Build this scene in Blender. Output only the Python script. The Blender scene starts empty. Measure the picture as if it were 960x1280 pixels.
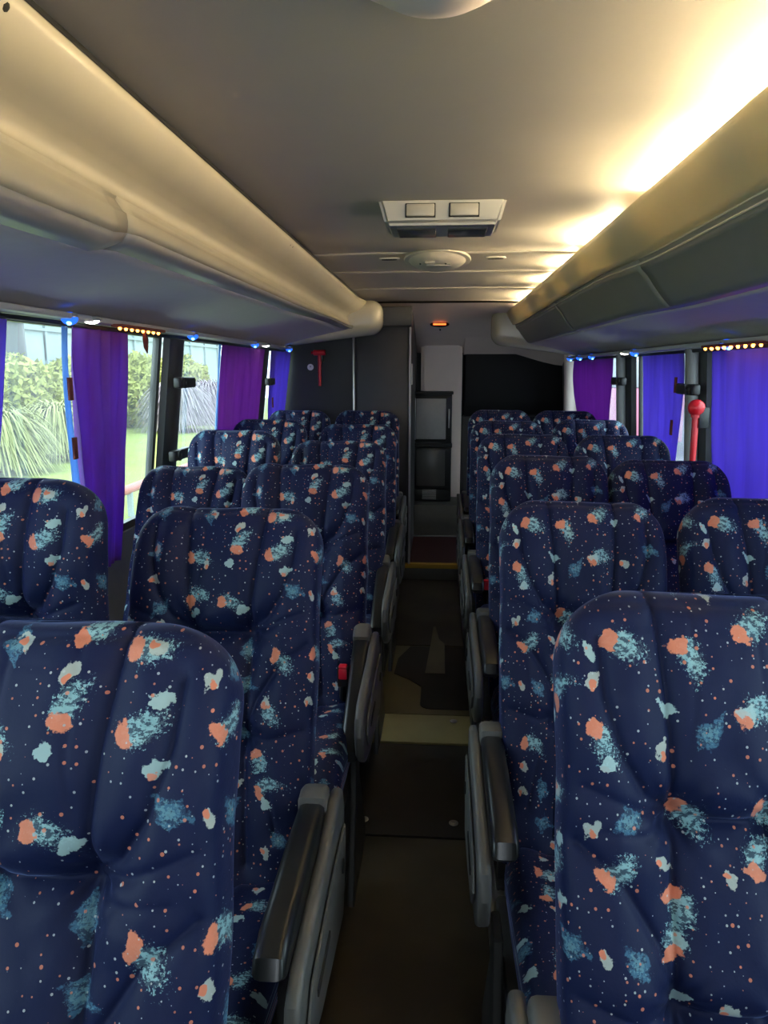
import bpy, bmesh, math, random
from mathutils import Vector, Matrix, noise
R = math.radians
H = 1.5                                   # eye height above the aisle floor; z in most tables below is relative to the eye
C = bpy.context.scene.collection
random.seed(7)

# ------------------------------------------------------------------ camera, sky, lights, exposure
sc = bpy.context.scene
cam_d = bpy.data.cameras.new('camera'); cam = bpy.data.objects.new('camera', cam_d); C.objects.link(cam)
cam.location = (0, 0, H)
cam.rotation_euler = (R(90 - 10.7), 0, R(4.2))
cam_d.sensor_fit = 'VERTICAL'; cam_d.sensor_height = 36; cam_d.lens = 938 / 1280 * 36
cam_d.clip_start = .02; cam_d.clip_end = 300
sc.camera = cam
sc.view_settings.view_transform = 'Standard'; sc.view_settings.look = 'None'
sc.view_settings.gamma = 1; sc.view_settings.use_curve_mapping = False
sc.view_settings.exposure = 1.0
w = bpy.data.worlds.new('sky'); sc.world = w; w.use_nodes = True
wn = w.node_tree.nodes; wl = w.node_tree.links
bg = wn['Background']
tc = wn.new('ShaderNodeTexCoord'); sp = wn.new('ShaderNodeSeparateXYZ'); rp = wn.new('ShaderNodeValToRGB')
wl.new(tc.outputs['Generated'], sp.inputs[0]); wl.new(sp.outputs['Z'], rp.inputs[0]); wl.new(rp.outputs[0], bg.inputs[0])
rp.color_ramp.elements[0].color = (.62, .72, .78, 1); rp.color_ramp.elements[1].color = (.80, .90, 1.0, 1)   # overcast
bg.inputs[1].default_value = 4.0

def area(name, loc, rot, sx, sy, power, col):
    l = bpy.data.lights.new(name, 'AREA'); l.shape = 'RECTANGLE'; l.size = sx; l.size_y = sy; l.energy = power; l.color = col
    o = bpy.data.objects.new(name, l); C.objects.link(o); o.location = loc; o.rotation_euler = rot
    return o
# daylight through the windscreen at the front of the coach (behind the photographer)
area('windscreen_daylight', (0, -2.22, 1.42), (R(90), 0, 0), 1.8, .6, 5, (.80, .88, 1.0))

# ------------------------------------------------------------------ helpers
def mesh_obj(name, verts, faces, mat, parent=None, smooth=True, uvs=None):
    me = bpy.data.meshes.new(name); me.from_pydata([tuple(v) for v in verts], [], faces); me.update()
    if smooth: me.shade_smooth()
    if uvs is not None:
        ul = me.uv_layers.new(name='UVMap')
        for lp in me.loops: ul.data[lp.index].uv = uvs[lp.vertex_index]
    if mat: me.materials.append(mat)
    o = bpy.data.objects.new(name, me); C.objects.link(o)
    if parent: o.parent = parent
    return o
def bm_obj(name, bm, mat, parent=None, smooth=True):
    me = bpy.data.meshes.new(name); bmesh.ops.recalc_face_normals(bm, faces=bm.faces); bm.to_mesh(me); bm.free()
    if smooth:
        me.shade_smooth()
        me.set_sharp_from_angle(angle=R(38))
    if mat: me.materials.append(mat)
    o = bpy.data.objects.new(name, me); C.objects.link(o)
    if parent: o.parent = parent
    return o
def box(bm, x0, x1, y0, y1, z0, z1, bev=0, seg=2, M=None):
    t = bmesh.new(); bmesh.ops.create_cube(t, size=1)
    for v in t.verts: v.co = Vector(((x0+x1)/2 + v.co.x*(x1-x0), (y0+y1)/2 + v.co.y*(y1-y0), (z0+z1)/2 + v.co.z*(z1-z0)))
    if bev: bmesh.ops.bevel(t, geom=list(t.edges), offset=bev, segments=seg, affect='EDGES', profile=.5)
    merge(bm, t, M)
def merge(bm, t, M=None):
    if M is not None: bmesh.ops.transform(t, matrix=M, verts=t.verts)
    me = bpy.data.meshes.new('tmp'); t.to_mesh(me); t.free(); bm.from_mesh(me); bpy.data.meshes.remove(me)
def prism_x(bm, pts, x0, x1, bev=0, seg=3):          # polygon in (y,z) extruded along x
    t = bmesh.new(); a = [t.verts.new((x0, p[0], p[1])) for p in pts]; b = [t.verts.new((x1, p[0], p[1])) for p in pts]
    n = len(pts); t.faces.new(a); t.faces.new(b[::-1])
    for i in range(n): t.faces.new((a[i], b[i], b[(i+1) % n], a[(i+1) % n]))
    bmesh.ops.recalc_face_normals(t, faces=t.faces)
    if bev:
        es = [e for e in t.edges if abs(e.verts[0].co.x - e.verts[1].co.x) < 1e-6]
        bmesh.ops.bevel(t, geom=es, offset=bev, segments=seg, affect='EDGES', profile=.5)
    merge(bm, t)
def disc(bm, c, r, d, axis='Z', seg=24, r2=None, bev=0):      # short cylinder
    t = bmesh.new(); bmesh.ops.create_cone(t, cap_ends=True, segments=seg, radius1=r, radius2=r if r2 is None else r2, depth=d)
    if bev:
        es = [e for e in t.edges if abs(e.verts[0].co.z - e.verts[1].co.z) < 1e-6 and len(e.link_faces) == 2]
        bmesh.ops.bevel(t, geom=es, offset=bev, segments=3, affect='EDGES', profile=.5)
    M = Matrix.Translation(c) @ {'Z': Matrix(), 'X': Matrix.Rotation(R(90), 4, 'Y'), 'Y': Matrix.Rotation(R(90), 4, 'X')}[axis]
    merge(bm, t, M)
def ball(bm, c, r, sz=(1, 1, 1), seg=16):
    t = bmesh.new(); bmesh.ops.create_uvsphere(t, u_segments=seg, v_segments=seg//2, radius=r)
    merge(bm, t, Matrix.Translation(c) @ Matrix.Diagonal((*sz, 1)))
def tube(bm, pts, r, seg=10):
    pts = [Vector(p) for p in pts]; rings = []
    for i, p in enumerate(pts):
        d = (pts[min(i+1, len(pts)-1)] - pts[max(i-1, 0)]).normalized()
        a = d.orthogonal().normalized() if i == 0 else (a - d*a.dot(d)).normalized()
        b = d.cross(a); rr = r[i] if isinstance(r, (list, tuple)) else r
        rings.append([bm.verts.new(p + (a*math.cos(k*math.tau/seg) + b*math.sin(k*math.tau/seg))*rr) for k in range(seg)])
    for i in range(len(rings)-1):
        for k in range(seg): bm.faces.new((rings[i][k], rings[i][(k+1) % seg], rings[i+1][(k+1) % seg], rings[i+1][k]))
    bm.faces.new(rings[0][::-1]); bm.faces.new(rings[-1])
def empty(name, loc, label=None, cat=None, group=None, rz=0):
    o = bpy.data.objects.new(name, None); o.empty_display_size = .05; C.objects.link(o); o.location = loc; o.rotation_euler = (0, 0, rz)
    return tag(o, label, cat, group)
def tag(o, label=None, cat=None, group=None, kind=None):
    if label: o['label'] = label
    if cat: o['category'] = cat
    if group: o['group'] = group
    if kind: o['kind'] = kind
    return o
def struct(o, label=None): o['kind'] = 'structure'; (label and o.__setitem__('label', label)); return o
def copy_tree(o, parent=None):
    c = o.copy(); C.objects.link(c); c.parent = parent
    for ch in [k for k in bpy.data.objects if k.parent == o]: copy_tree(ch, c)
    return c
def sm(a, b, x):
    t = max(0, min(1, (x-a)/(b-a))); return t*t*(3-2*t)

# ------------------------------------------------------------------ materials
def principled(name, col, rough=.5, metal=0, spec=.5, **kw):
    m = bpy.data.materials.new(name); m.use_nodes = True; p = m.node_tree.nodes['Principled BSDF']
    p.inputs['Base Color'].default_value = (*col, 1); p.inputs['Roughness'].default_value = rough; p.inputs['Metallic'].default_value = metal
    p.inputs['Specular IOR Level'].default_value = spec
    for k, v in kw.items(): p.inputs[k.replace('_', ' ')].default_value = v
    return m
def grain(m, scale=40, amt=.12, bump=.0, bscale=300, dist=.001, detail=3):     # faint mottling + fine relief
    nt = m.node_tree; n = nt.nodes; l = nt.links; p = n['Principled BSDF']
    t = n.new('ShaderNodeTexCoord'); a = n.new('ShaderNodeTexNoise'); a.inputs['Scale'].default_value = scale; a.inputs['Detail'].default_value = detail
    l.new(t.outputs['Object'], a.inputs['Vector'])
    mx = n.new('ShaderNodeMix'); mx.data_type = 'RGBA'; c = tuple(p.inputs['Base Color'].default_value)
    mx.inputs['A'].default_value = tuple(max(0, v*(1-amt)) for v in c[:3]) + (1,); mx.inputs['B'].default_value = tuple(v*(1+amt) for v in c[:3]) + (1,)
    l.new(a.outputs['Fac'], mx.inputs['Factor']); l.new(mx.outputs['Result'], p.inputs['Base Color'])
    if bump:
        b = n.new('ShaderNodeTexNoise'); b.inputs['Scale'].default_value = bscale; l.new(t.outputs['Object'], b.inputs['Vector'])
        bp = n.new('ShaderNodeBump'); bp.inputs['Strength'].default_value = bump; bp.inputs['Distance'].default_value = dist
        l.new(b.outputs['Fac'], bp.inputs['Height']); l.new(bp.outputs[0], p.inputs['Normal'])
    return m
def emit(name, col, s):
    m = bpy.data.materials.new(name); m.use_nodes = True; n = m.node_tree.nodes; n.remove(n['Principled BSDF'])
    e = n.new('ShaderNodeEmission'); e.inputs[0].default_value = (*col, 1); e.inputs[1].default_value = s
    m.node_tree.links.new(e.outputs[0], n['Material Output'].inputs[0]); return m

MAT = {}
MAT['ceiling'] = grain(principled('ceiling_lining', (.47, .43, .37), .55), 6, .05, .25, 220, .0006)
MAT['cream'] = grain(principled('cream_plastic', (.54, .49, .37), .27), 8, .04, .08, 400, .0003)
m_ = grain(principled('cream_translucent_plastic', (.62, .56, .40), .3), 8, .04)
_n = m_.node_tree.nodes; _l = m_.node_tree.links; _t = _n.new('ShaderNodeBsdfTranslucent'); _t.inputs[0].default_value = (.9, .78, .45, 1)
_x = _n.new('ShaderNodeMixShader'); _x.inputs[0].default_value = .085; _l.new(_n['Principled BSDF'].outputs[0], _x.inputs[1]); _l.new(_t.outputs[0], _x.inputs[2]); _l.new(_x.outputs[0], _n['Material Output'].inputs[0])
MAT['cream_thin'] = m_
MAT['rack_under'] = grain(principled('grey_rack_lining', (.66, .60, .58), .7), 30, .05, .2, 500, .0004)
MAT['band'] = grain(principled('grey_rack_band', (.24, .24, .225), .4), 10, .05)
MAT['bead'] = principled('highlight_bead', (.85, .80, .66), .2)  # pale colour stands in for the twin highlights along the lip edge
MAT['lip_shade'] = grain(principled('painted_shade_lip', (.33, .32, .31), .4), 10, .05)  # shade on the underside of the cream lip, put into the colour
MAT['rail'] = grain(principled('rail_plastic', (.50, .50, .50), .4), 20, .06)
MAT['wall'] = grain(principled('wall_lining', (.16, .16, .17), .75), 20, .1, .3, 300, .0005)
MAT['pillar'] = grain(principled('black_pillar', (.018, .02, .022), .45), 20, .2)
MAT['pillar_grey'] = grain(principled('grey_pillar', (.16, .16, .16), .5), 20, .1)
MAT['clip'] = principled('black_clip', (.02, .02, .022), .35)
MAT['steel'] = principled('brushed_steel', (.55, .55, .53), .32, 1)
MAT['shell'] = grain(principled('grey_side_plastic', (.115, .115, .113), .38), 30, .08, .1, 500, .0004)
MAT['pad'] = principled('black_armrest', (.010, .011, .012), .33)
MAT['backshell'] = grain(principled('back_shell', (.10, .10, .11), .5), 20, .1)
MAT['frame'] = grain(principled('seat_frame_metal', (.07, .07, .07), .45, .5), 20, .1)
MAT['red'] = principled('red_plastic', (.55, .01, .02), .3)
MAT['redbtn'] = principled('red_button', (.85, .02, .05), .35)
MAT['platform'] = grain(principled('platform_vinyl', (.03, .03, .033), .6), 30, .25)
MAT['trim'] = principled('grey_edge_trim', (.5, .5, .48), .35, .4)
MAT['yellow'] = principled('yellow_nosing', (.62, .36, .03), .5)
MAT['maroon'] = grain(principled('maroon_vinyl', (.045, .010, .012), .55), 20, .25)
MAT['riser'] = grain(principled('riser_vinyl', (.10, .095, .08), .5), 20, .15)
MAT['cabin'] = grain(principled('charcoal_laminate', (.036, .036, .039), .5), 12, .12)
MAT['dark'] = grain(principled('black_panel', (.009, .009, .010), .55), 12, .2)
MAT['column'] = grain(principled('beige_column', (.85, .71, .64), .45), 10, .05)
MAT['fridge'] = principled('black_fridge', (.02, .02, .02), .3)
MAT['glassdoor'] = grain(principled('grey_cabinet_door', (.42, .40, .38), .4), 30, .1)
MAT['unit'] = principled('grey_unit_plastic', (.27, .265, .25), .3)
MAT['unit_dark'] = principled('smoked_lens', (.10, .10, .10), .2)
MAT['hole'] = principled('black_gap', (.008, .008, .008), .8)
MAT['sticker'] = principled('white_sticker', (.7, .7, .66), .5)
MAT['brown'] = principled('brown_fastener', (.16, .035, .025), .8)
MAT['cove'] = emit('cove_tube', (1, .79, .45), 160)
MAT['white_led'] = emit('reading_light', (1, .98, .92), 9)
MAT['amber'] = emit('amber_led', (1, .30, .04), 9)
MAT['amber2'] = emit('amber_lamp', (1, .16, .03), 1.5)
MAT['blue'] = emit('blue_led', (.02, .12, 1), 1.0)
MAT['cyan'] = emit('blue_led_core', (.15, .55, 1), 3)

# aisle vinyl: brown-olive, with worn paler patches
def floor_mat():
    m = principled('aisle_vinyl', (.03, .024, .014), .42); nt = m.node_tree; n = nt.nodes; l = nt.links; p = n['Principled BSDF']
    t = n.new('ShaderNodeTexCoord'); a = n.new('ShaderNodeTexNoise'); a.inputs['Scale'].default_value = 3.5; a.inputs['Detail'].default_value = 4
    l.new(t.outputs['Object'], a.inputs['Vector']); r = n.new('ShaderNodeValToRGB')
    e = r.color_ramp.elements; e[0].position = .38; e[0].color = (.028, .020, .012, 1); e[1].position = .66; e[1].color = (.06, .048, .026, 1)
    l.new(a.outputs['Fac'], r.inputs[0]); l.new(r.outputs[0], p.inputs['Base Color'])
    b = n.new('ShaderNodeTexNoise'); b.inputs['Scale'].default_value = 160; l.new(t.outputs['Object'], b.inputs['Vector'])
    bp = n.new('ShaderNodeBump'); bp.inputs['Strength'].default_value = .3; bp.inputs['Distance'].default_value = .0006
    l.new(b.outputs['Fac'], bp.inputs['Height']); l.new(bp.outputs[0], p.inputs['Normal']); return m
MAT['aisle'] = floor_mat()
MAT['mat_dark'] = grain(principled('dark_mat', (.018, .016, .013), .55), 9, .3, .3, 200, .0006)
MAT['olive'] = grain(principled('olive_plate', (.34, .29, .13), .38), 7, .22, .2, 200, .0005)
MAT['olive2'] = grain(principled('olive_vinyl', (.15, .125, .06), .38), 5, .3, .2, 200, .0005)

def fabric(off=(0, 0)):
    m = bpy.data.materials.new('floral_velvet'); m.use_nodes = True; nt = m.node_tree; n = nt.nodes; l = nt.links; p = n['Principled BSDF']
    def mth(op, a, b=None, c=None, clamp=False):
        q = n.new('ShaderNodeMath'); q.operation = op; q.use_clamp = clamp
        for i, v in enumerate((a, b, c)):
            if v is None: continue
            if isinstance(v, (int, float)): q.inputs[i].default_value = v
            else: l.new(v, q.inputs[i])
        return q.outputs[0]
    def vm(op, a, b=None, s=None):
        q = n.new('ShaderNodeVectorMath'); q.operation = op
        for i, v in enumerate((a, b)):
            if v is None: continue
            if isinstance(v, tuple): q.inputs[i].default_value = v
            else: l.new(v, q.inputs[i])
        if s is not None: q.inputs['Scale'].default_value = s
        return q.outputs['Vector'] if op not in ('LENGTH', 'DISTANCE') else q.outputs['Value']
    def noi(vec, sc_, det=2, rough=.5, col=False):
        q = n.new('ShaderNodeTexNoise'); q.noise_dimensions = '2D'; q.inputs['Scale'].default_value = sc_; q.inputs['Detail'].default_value = det
        q.inputs['Roughness'].default_value = rough; l.new(vec, q.inputs['Vector']); return q.outputs['Color' if col else 'Fac']
    def vor(vec, sc_, rnd):
        q = n.new('ShaderNodeTexVoronoi'); q.voronoi_dimensions = '2D'; q.feature = 'F1'; q.inputs['Scale'].default_value = sc_
        q.inputs['Randomness'].default_value = rnd; l.new(vec, q.inputs['Vector']); return q
    def mix(f, a, b):
        q = n.new('ShaderNodeMix'); q.data_type = 'RGBA'; l.new(f, q.inputs['Factor'])
        for k, v in (('A', a), ('B', b)):
            if isinstance(v, tuple): q.inputs[k].default_value = (*v, 1)
            else: l.new(v, q.inputs[k])
        return q.outputs['Result']
    def ramp(x, a, b):   # smoothstep map
        q = n.new('ShaderNodeMapRange'); q.interpolation_type = 'SMOOTHSTEP'; l.new(x, q.inputs[0]); q.inputs[1].default_value = a; q.inputs[2].default_value = b; return q.outputs[0]
    uv = n.new('ShaderNodeUVMap'); P = vm('ADD', uv.outputs[0], (off[0]+3.1, off[1]+2.3, 0))
    TEAL, DTEAL, ORG, PALE = (.19, .40, .48), (.07, .20, .33), (.76, .25, .15), (.50, .55, .52)
    col = (.005, .0105, .054)
    fine = noi(P, 260, 3, .7); mid = noi(P, 75, 3, .65)
    wob = noi(P, 38, 2, .5, True); Pw = vm('ADD', P, vm('SCALE', vm('SUBTRACT', wob, (.5, .5, .5)), s=.016))
    def motif(col, sc_, rnd, shift, mode):
        base = vm('ADD', P, shift); v = vor(base, sc_, rnd)
        d = vm('SUBTRACT', vm('ADD', Pw, shift), v.outputs['Position'])
        cc = n.new('ShaderNodeSeparateColor'); l.new(v.outputs['Color'], cc.inputs[0]); r, g, b_ = cc.outputs[0], cc.outputs[1], cc.outputs[2]
        s = n.new('ShaderNodeSeparateXYZ'); l.new(d, s.inputs[0]); x, y = s.outputs[0], s.outputs[1]
        # random slant
        an = mth('MULTIPLY', mth('SUBTRACT', g, .5), 2.6); ca, sa = mth('COSINE', an), mth('SINE', an)
        x, y = mth('ADD', mth('MULTIPLY', x, ca), mth('MULTIPLY', y, sa)), mth('SUBTRACT', mth('MULTIPLY', y, ca), mth('MULTIPLY', x, sa))
        y = mth('ADD', y, mth('MULTIPLY', mth('MULTIPLY', x, x), mth('MULTIPLY', mth('SUBTRACT', b_, .4), 40)))
        def ell(cx, cy, rx, ry):
            a = mth('DIVIDE', mth('SUBTRACT', x, cx), rx); bb = mth('DIVIDE', mth('SUBTRACT', y, cy), ry)
            return mth('SQRT', mth('ADD', mth('MULTIPLY', a, a), mth('MULTIPLY', bb, bb)))
        def solid(e, ragged, thr=1.0):     # 1 inside a ragged outline
            return ramp(mth('ADD', e, mth('MULTIPLY', mth('SUBTRACT', mid, .5), ragged)), thr+.08, thr-.08)
        def spray(e, thr=.62):             # broken, brushed patch
            return ramp(mth('ADD', e, mth('MULTIPLY', mth('SUBTRACT', fine, .5), 2.6)), thr+.15, thr-.15)
        if mode == 0:
            isA = mth('LESS_THAN', r, .62); isB = mth('SUBTRACT', 1, isA)
            brk = ramp(noi(vm('MULTIPLY', P, (1.0, 1.7, 1)), 95, 3, .75), .45, .53); tealA = mth('MULTIPLY', mth('MULTIPLY', mth('MAXIMUM', spray(ell(.011, 0, .029, .0175), .70), solid(ell(.006, .001, .017, .012), 1.2)), mth('ADD', mth('MULTIPLY', brk, .82), .18)), isA)
            orgA = mth('MULTIPLY', solid(ell(-.0110, -.001, .0105, .0130), 1.3, .95), isA)
            dia = mth('ADD', mth('ABSOLUTE', mth('DIVIDE', x, .020)), mth('ABSOLUTE', mth('DIVIDE', y, .030)))
            dB = mth('MULTIPLY', solid(dia, 1.3, .80), isB); dB2 = mth('MULTIPLY', spray(dia, .35), isB)
            col = mix(mth('MULTIPLY', tealA, .92), col, mix(mid, TEAL, (.40, .66, .70))); col = mix(mth('MULTIPLY', orgA, .95), col, ORG)
            col = mix(mth('MULTIPLY', dB, mth('ADD', mth('MULTIPLY', brk, .5), .2)), col, DTEAL); col = mix(mth('MULTIPLY', dB2, .5), col, TEAL)
        elif mode == 1:
            on = mth('LESS_THAN', r, .72)
            sh = mth('MULTIPLY', solid(ell(0, 0, .0125, .0085), 1.7, .9), on)
            col = mix(mth('MULTIPLY', sh, .85), col, mix(ramp(b_, .55, .65), (.42, .60, .62), PALE))
            col = mix(mth('MULTIPLY', mth('MULTIPLY', solid(ell(-.005, -.003, .006, .005), 1.0, .9), on), ramp(b_, .45, .5)), col, ORG)
        return col
    col = motif(col, 10.6, .60, (0, 0, 0), 0)
    col = motif(col, 12.0, .75, (.047, .041, 0), 1)
    # specks
    for sc_, thr, prob, cA, sh in ((58, .105, .50, ORG, (0, 0, 0)), (75, .09, .40, (.55, .6, .62), (.3, .1, 0))):
        v = vor(vm('ADD', P, sh), sc_, 1.0); cc = n.new('ShaderNodeSeparateColor'); l.new(v.outputs['Color'], cc.inputs[0])
        f = mth('MULTIPLY', mth('LESS_THAN', v.outputs['Distance'], mth('MULTIPLY', cc.outputs[1], thr*1.3)), mth('LESS_THAN', cc.outputs[0], prob))
        col = mix(mth('MULTIPLY', f, .75), col, cA)
    l.new(col, p.inputs['Base Color'])
    p.inputs['Roughness'].default_value = .62; p.inputs['Specular IOR Level'].default_value = .25
    p.inputs['Sheen Weight'].default_value = .34; p.inputs['Sheen Roughness'].default_value = .24; p.inputs['Sheen Tint'].default_value = (.32, .42, .95, 1)
    bp = n.new('ShaderNodeBump'); bp.inputs['Strength'].default_value = .35; bp.inputs['Distance'].default_value = .0012
    l.new(noi(P, 90, 4, .6), bp.inputs['Height']); l.new(bp.outputs[0], p.inputs['Normal'])
    return m
MAT['fab'] = fabric()
MAT['fab_r'] = fabric((.37, .22))
MAT['fab_c'] = fabric((.81, .63))

def cloth(name, c, tr=.55, c2=None):
    m = bpy.data.materials.new(name); m.use_nodes = True; nt = m.node_tree; n = nt.nodes; l = nt.links; n.remove(n['Principled BSDF'])
    d = n.new('ShaderNodeBsdfDiffuse'); t = n.new('ShaderNodeBsdfTranslucent'); x = n.new('ShaderNodeMixShader'); x.inputs[0].default_value = tr
    g = n.new('ShaderNodeBsdfGlossy'); g.inputs['Roughness'].default_value = .45; x2 = n.new('ShaderNodeMixShader'); x2.inputs[0].default_value = .05
    tx = n.new('ShaderNodeTexCoord'); mp = n.new('ShaderNodeMapping'); mp.inputs['Scale'].default_value = (8, 8, .35)
    no = n.new('ShaderNodeTexNoise'); no.inputs['Scale'].default_value = 3; no.inputs['Detail'].default_value = 4
    l.new(tx.outputs['Object'], mp.inputs[0]); l.new(mp.outputs[0], no.inputs[0])
    mx = n.new('ShaderNodeMix'); mx.data_type = 'RGBA'; mx.inputs['A'].default_value = (*(c2 or [v*.75 for v in c]), 1); mx.inputs['B'].default_value = (*[min(1, v*1.25) for v in c], 1)
    l.new(no.outputs['Fac'], mx.inputs['Factor'])
    for s in (d, t): l.new(mx.outputs['Result'], s.inputs[0])
    l.new(d.outputs[0], x.inputs[1]); l.new(t.outputs[0], x.inputs[2]); l.new(x.outputs[0], x2.inputs[1]); l.new(g.outputs[0], x2.inputs[2])
    l.new(x2.outputs[0], n['Material Output'].inputs[0]); return m
MAT['purple'] = cloth('violet_cloth', (.18, .08, .52), .55, (.20, .035, .27))
MAT['violet'] = cloth('blue_violet_cloth', (.25, .17, .70))
MAT['magenta'] = cloth('magenta_violet_cloth', (.30, .075, .42))
MAT['hem'] = cloth('pale_blue_hem', (.30, .50, .95), .6)

def glass_mat(name, fog=.10):
    m = bpy.data.materials.new(name); m.use_nodes = True; nt = m.node_tree; n = nt.nodes; l = nt.links; n.remove(n['Principled BSDF'])
    t = n.new('ShaderNodeBsdfTransparent'); t.inputs[0].default_value = (.86, .93, .92, 1); g = n.new('ShaderNodeBsdfGlossy'); g.inputs['Roughness'].default_value = .03
    d = n.new('ShaderNodeBsdfTranslucent'); d.inputs[0].default_value = (.85, .9, .95, 1)
    fr = n.new('ShaderNodeFresnel'); fr.inputs[0].default_value = 1.45; x = n.new('ShaderNodeMixShader'); x2 = n.new('ShaderNodeMixShader')
    tx = n.new('ShaderNodeTexCoord'); no = n.new('ShaderNodeTexNoise'); no.inputs['Scale'].default_value = 5; no.inputs['Detail'].default_value = 5
    mr = n.new('ShaderNodeMapRange'); mr.inputs[1].default_value = .35; mr.inputs[2].default_value = .75; mr.inputs[3].default_value = fog*.5; mr.inputs[4].default_value = fog*1.8
    l.new(tx.outputs['Object'], no.inputs[0]); l.new(no.outputs['Fac'], mr.inputs[0])
    l.new(mr.outputs[0], x2.inputs[0]); l.new(t.outputs[0], x2.inputs[1]); l.new(d.outputs[0], x2.inputs[2])
    ge = n.new('ShaderNodeNewGeometry'); iv = n.new('ShaderNodeMath'); iv.operation = 'SUBTRACT'; iv.inputs[0].default_value = 1; l.new(ge.outputs['Backfacing'], iv.inputs[1])
    mu = n.new('ShaderNodeMath'); mu.operation = 'MULTIPLY'; l.new(fr.outputs[0], mu.inputs[0]); l.new(iv.outputs[0], mu.inputs[1])
    l.new(mu.outputs[0], x.inputs[0]); l.new(x2.outputs[0], x.inputs[1]); l.new(g.outputs[0], x.inputs[2]); l.new(x.outputs[0], n['Material Output'].inputs[0]); return m
MAT['glass'] = glass_mat('misted_window_glass', .045)
# ------------------------------------------------------------------ shell of the coach
def wx(side, z):                     # inner face of the side wall at height z (relative to the eye)
    return -(1.09 + .12*(.14 - z)) if side < 0 else 1.045 + .06*(.10 - z)
ZT = {-1: .145, 1: .095}             # top of the window band
Y0, Y1 = -2.2, 6.8
def wall(side, name):
    w_ = struct(mesh_obj(name, [], [], MAT['wall'])); bm = bmesh.new(); s = side
    def strip(z0, z1, y0, y1, m=.05):
        P = [(wx(s, z0), z0), (wx(s, z1), z1)]; v = []
        for y in (y0, y1):
            for k in (0, m):
                for x, z in P: v.append(bm.verts.new((x + s*k, y, z + H)))
        f = [(0, 1, 3, 2), (4, 6, 7, 5), (0, 4, 5, 1), (2, 3, 7, 6), (1, 5, 7, 3), (0, 2, 6, 4)]
        for q in f: bm.faces.new([v[i] for i in q])
    strip(-1.5, -.60, Y0, Y1); strip(ZT[s], .55, Y0, Y1); strip(-.60, ZT[s], Y0, -1.6)
    strip(-.60, ZT[s], 5.32 if s < 0 else 5.9, Y1)
    bmesh.ops.recalc_face_normals(bm, faces=bm.faces); bm.to_mesh(w_.data); bm.free(); w_.data.materials.clear(); w_.data.materials.append(MAT['wall']); w_.data.shade_flat()
    return w_
WL = wall(-1, 'wall_left'); WR = wall(1, 'wall_right')
# windows: glass panes between the pillars
def window(nm, side, y0, y1):
    s = side; z0, z1 = -.60, ZT[s]
    fr = bmesh.new(); t = .018
    for (a, b, c, d) in ((y0, y1, z0, z0+.03), (y0, y1, z1-.02, z1), (y0, y0+.03, z0, z1), (y1-.03, y1, z0, z1)):
        v = []
        for y in (a, b):
            for k in (.01, .035):
                for z in (c, d): v.append(fr.verts.new((wx(s, z) + s*k, y, z + H)))
        for q in [(0, 1, 3, 2), (4, 6, 7, 5), (0, 4, 5, 1), (2, 3, 7, 6), (1, 5, 7, 3), (0, 2, 6, 4)]: fr.faces.new([v[i] for i in q])
    o = struct(bm_obj(nm, fr, MAT['pillar'], None, False))
    g = [(wx(s, z) + s*k, y, z + H) for k in (.020, .026) for z in (z0+.02, z1-.01) for y in (y0+.02, y1-.02)]
    mesh_obj('pane', g, [(0, 1, 3, 2), (4, 6, 7, 5), (0, 4, 5, 1), (2, 3, 7, 6), (0, 2, 6, 4), (1, 5, 7, 3)], MAT['glass'], o, False)
for i, (a, b) in enumerate(((-1.6, .55), (.6, 2.98), (3.15, 4.58), (4.72, 5.32))): window('window_%d' % (i+1), -1, a, b)
for i, (a, b) in enumerate(((-1.6, .8), (.9, 3.05), (3.22, 4.18), (4.42, 5.9))): window('window_%d' % (i+5), 1, a, b)

# pillars between the windows, each with its curtain tie clips
def pillar(side, y0, y1, mat, clips, label, extra=None):
    s = side; bm = bmesh.new(); zt, zb = ZT[s] + .01, -.62
    n = 8; prof = []
    for k in range(n+1):
        a = math.pi*k/n; prof.append(((y0+y1)/2 - math.cos(a)*(y1-y0)/2, -math.sin(a)**.6*.045))
    rows = []
    for j in range(7):
        z = zb + (zt-zb)*j/6; rows.append([bm.verts.new((wx(s, z) + s*dx + s*.004, y, z + H)) for y, dx in prof])
    for j in range(6):
        for k in range(n): bm.faces.new((rows[j][k], rows[j][k+1], rows[j+1][k+1], rows[j+1][k]))
        bm.faces.new((rows[j][0], rows[j+1][0], rows[j+1][-1], rows[j][-1]))
    bm.faces.new(rows[0]); bm.faces.new(rows[-1])
    o = bm_obj('window_pillar', bm, mat); tag(o, label, 'pillar'); o['kind'] = 'structure'
    for z in clips:
        b = bmesh.new(); x = wx(s, z) - s*.052
        box(b, min(x, x - s*.03), max(x, x - s*.03), y0 - .02, y1 + .015, z + H - .022, z + H + .022, .009, 3)
        disc(b, (x - s*.032, y0 + .03, z + H), .022, .012, 'X', 18, bev=.004)
        disc(b, (x - s*.036, y0 + .03, z + H), .008, .014, 'X', 12)
        bm_obj('curtain_clip', b, MAT['clip'], o)
    if extra is not None:
        b = bmesh.new(); tube(b, [(wx(s, z) - s*.06, (y0+y1)/2 - .03, z + H) for z in (zb, -.3, 0, zt)], .026, 14); bm_obj('grey_tube', b, MAT['pillar_grey'], o)
    return o
pillar(-1, 2.98, 3.15, MAT['pillar'], (-.05, -.345), 'black window pillar with two tie clips beside the lawn view')
pillar(-1, 4.58, 4.72, MAT['pillar'], (-.07,), 'thin dark pillar between the magenta and the blue curtain')
pillar(1, 3.03, 3.22, MAT['pillar'], (-.075,), 'dark window pillar behind the long red hammer', 1)
pillar(1, 4.20, 4.42, MAT['pillar'], (-.06, -.36), 'grey tubed pillar beside the bright window slit', 1)
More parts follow.
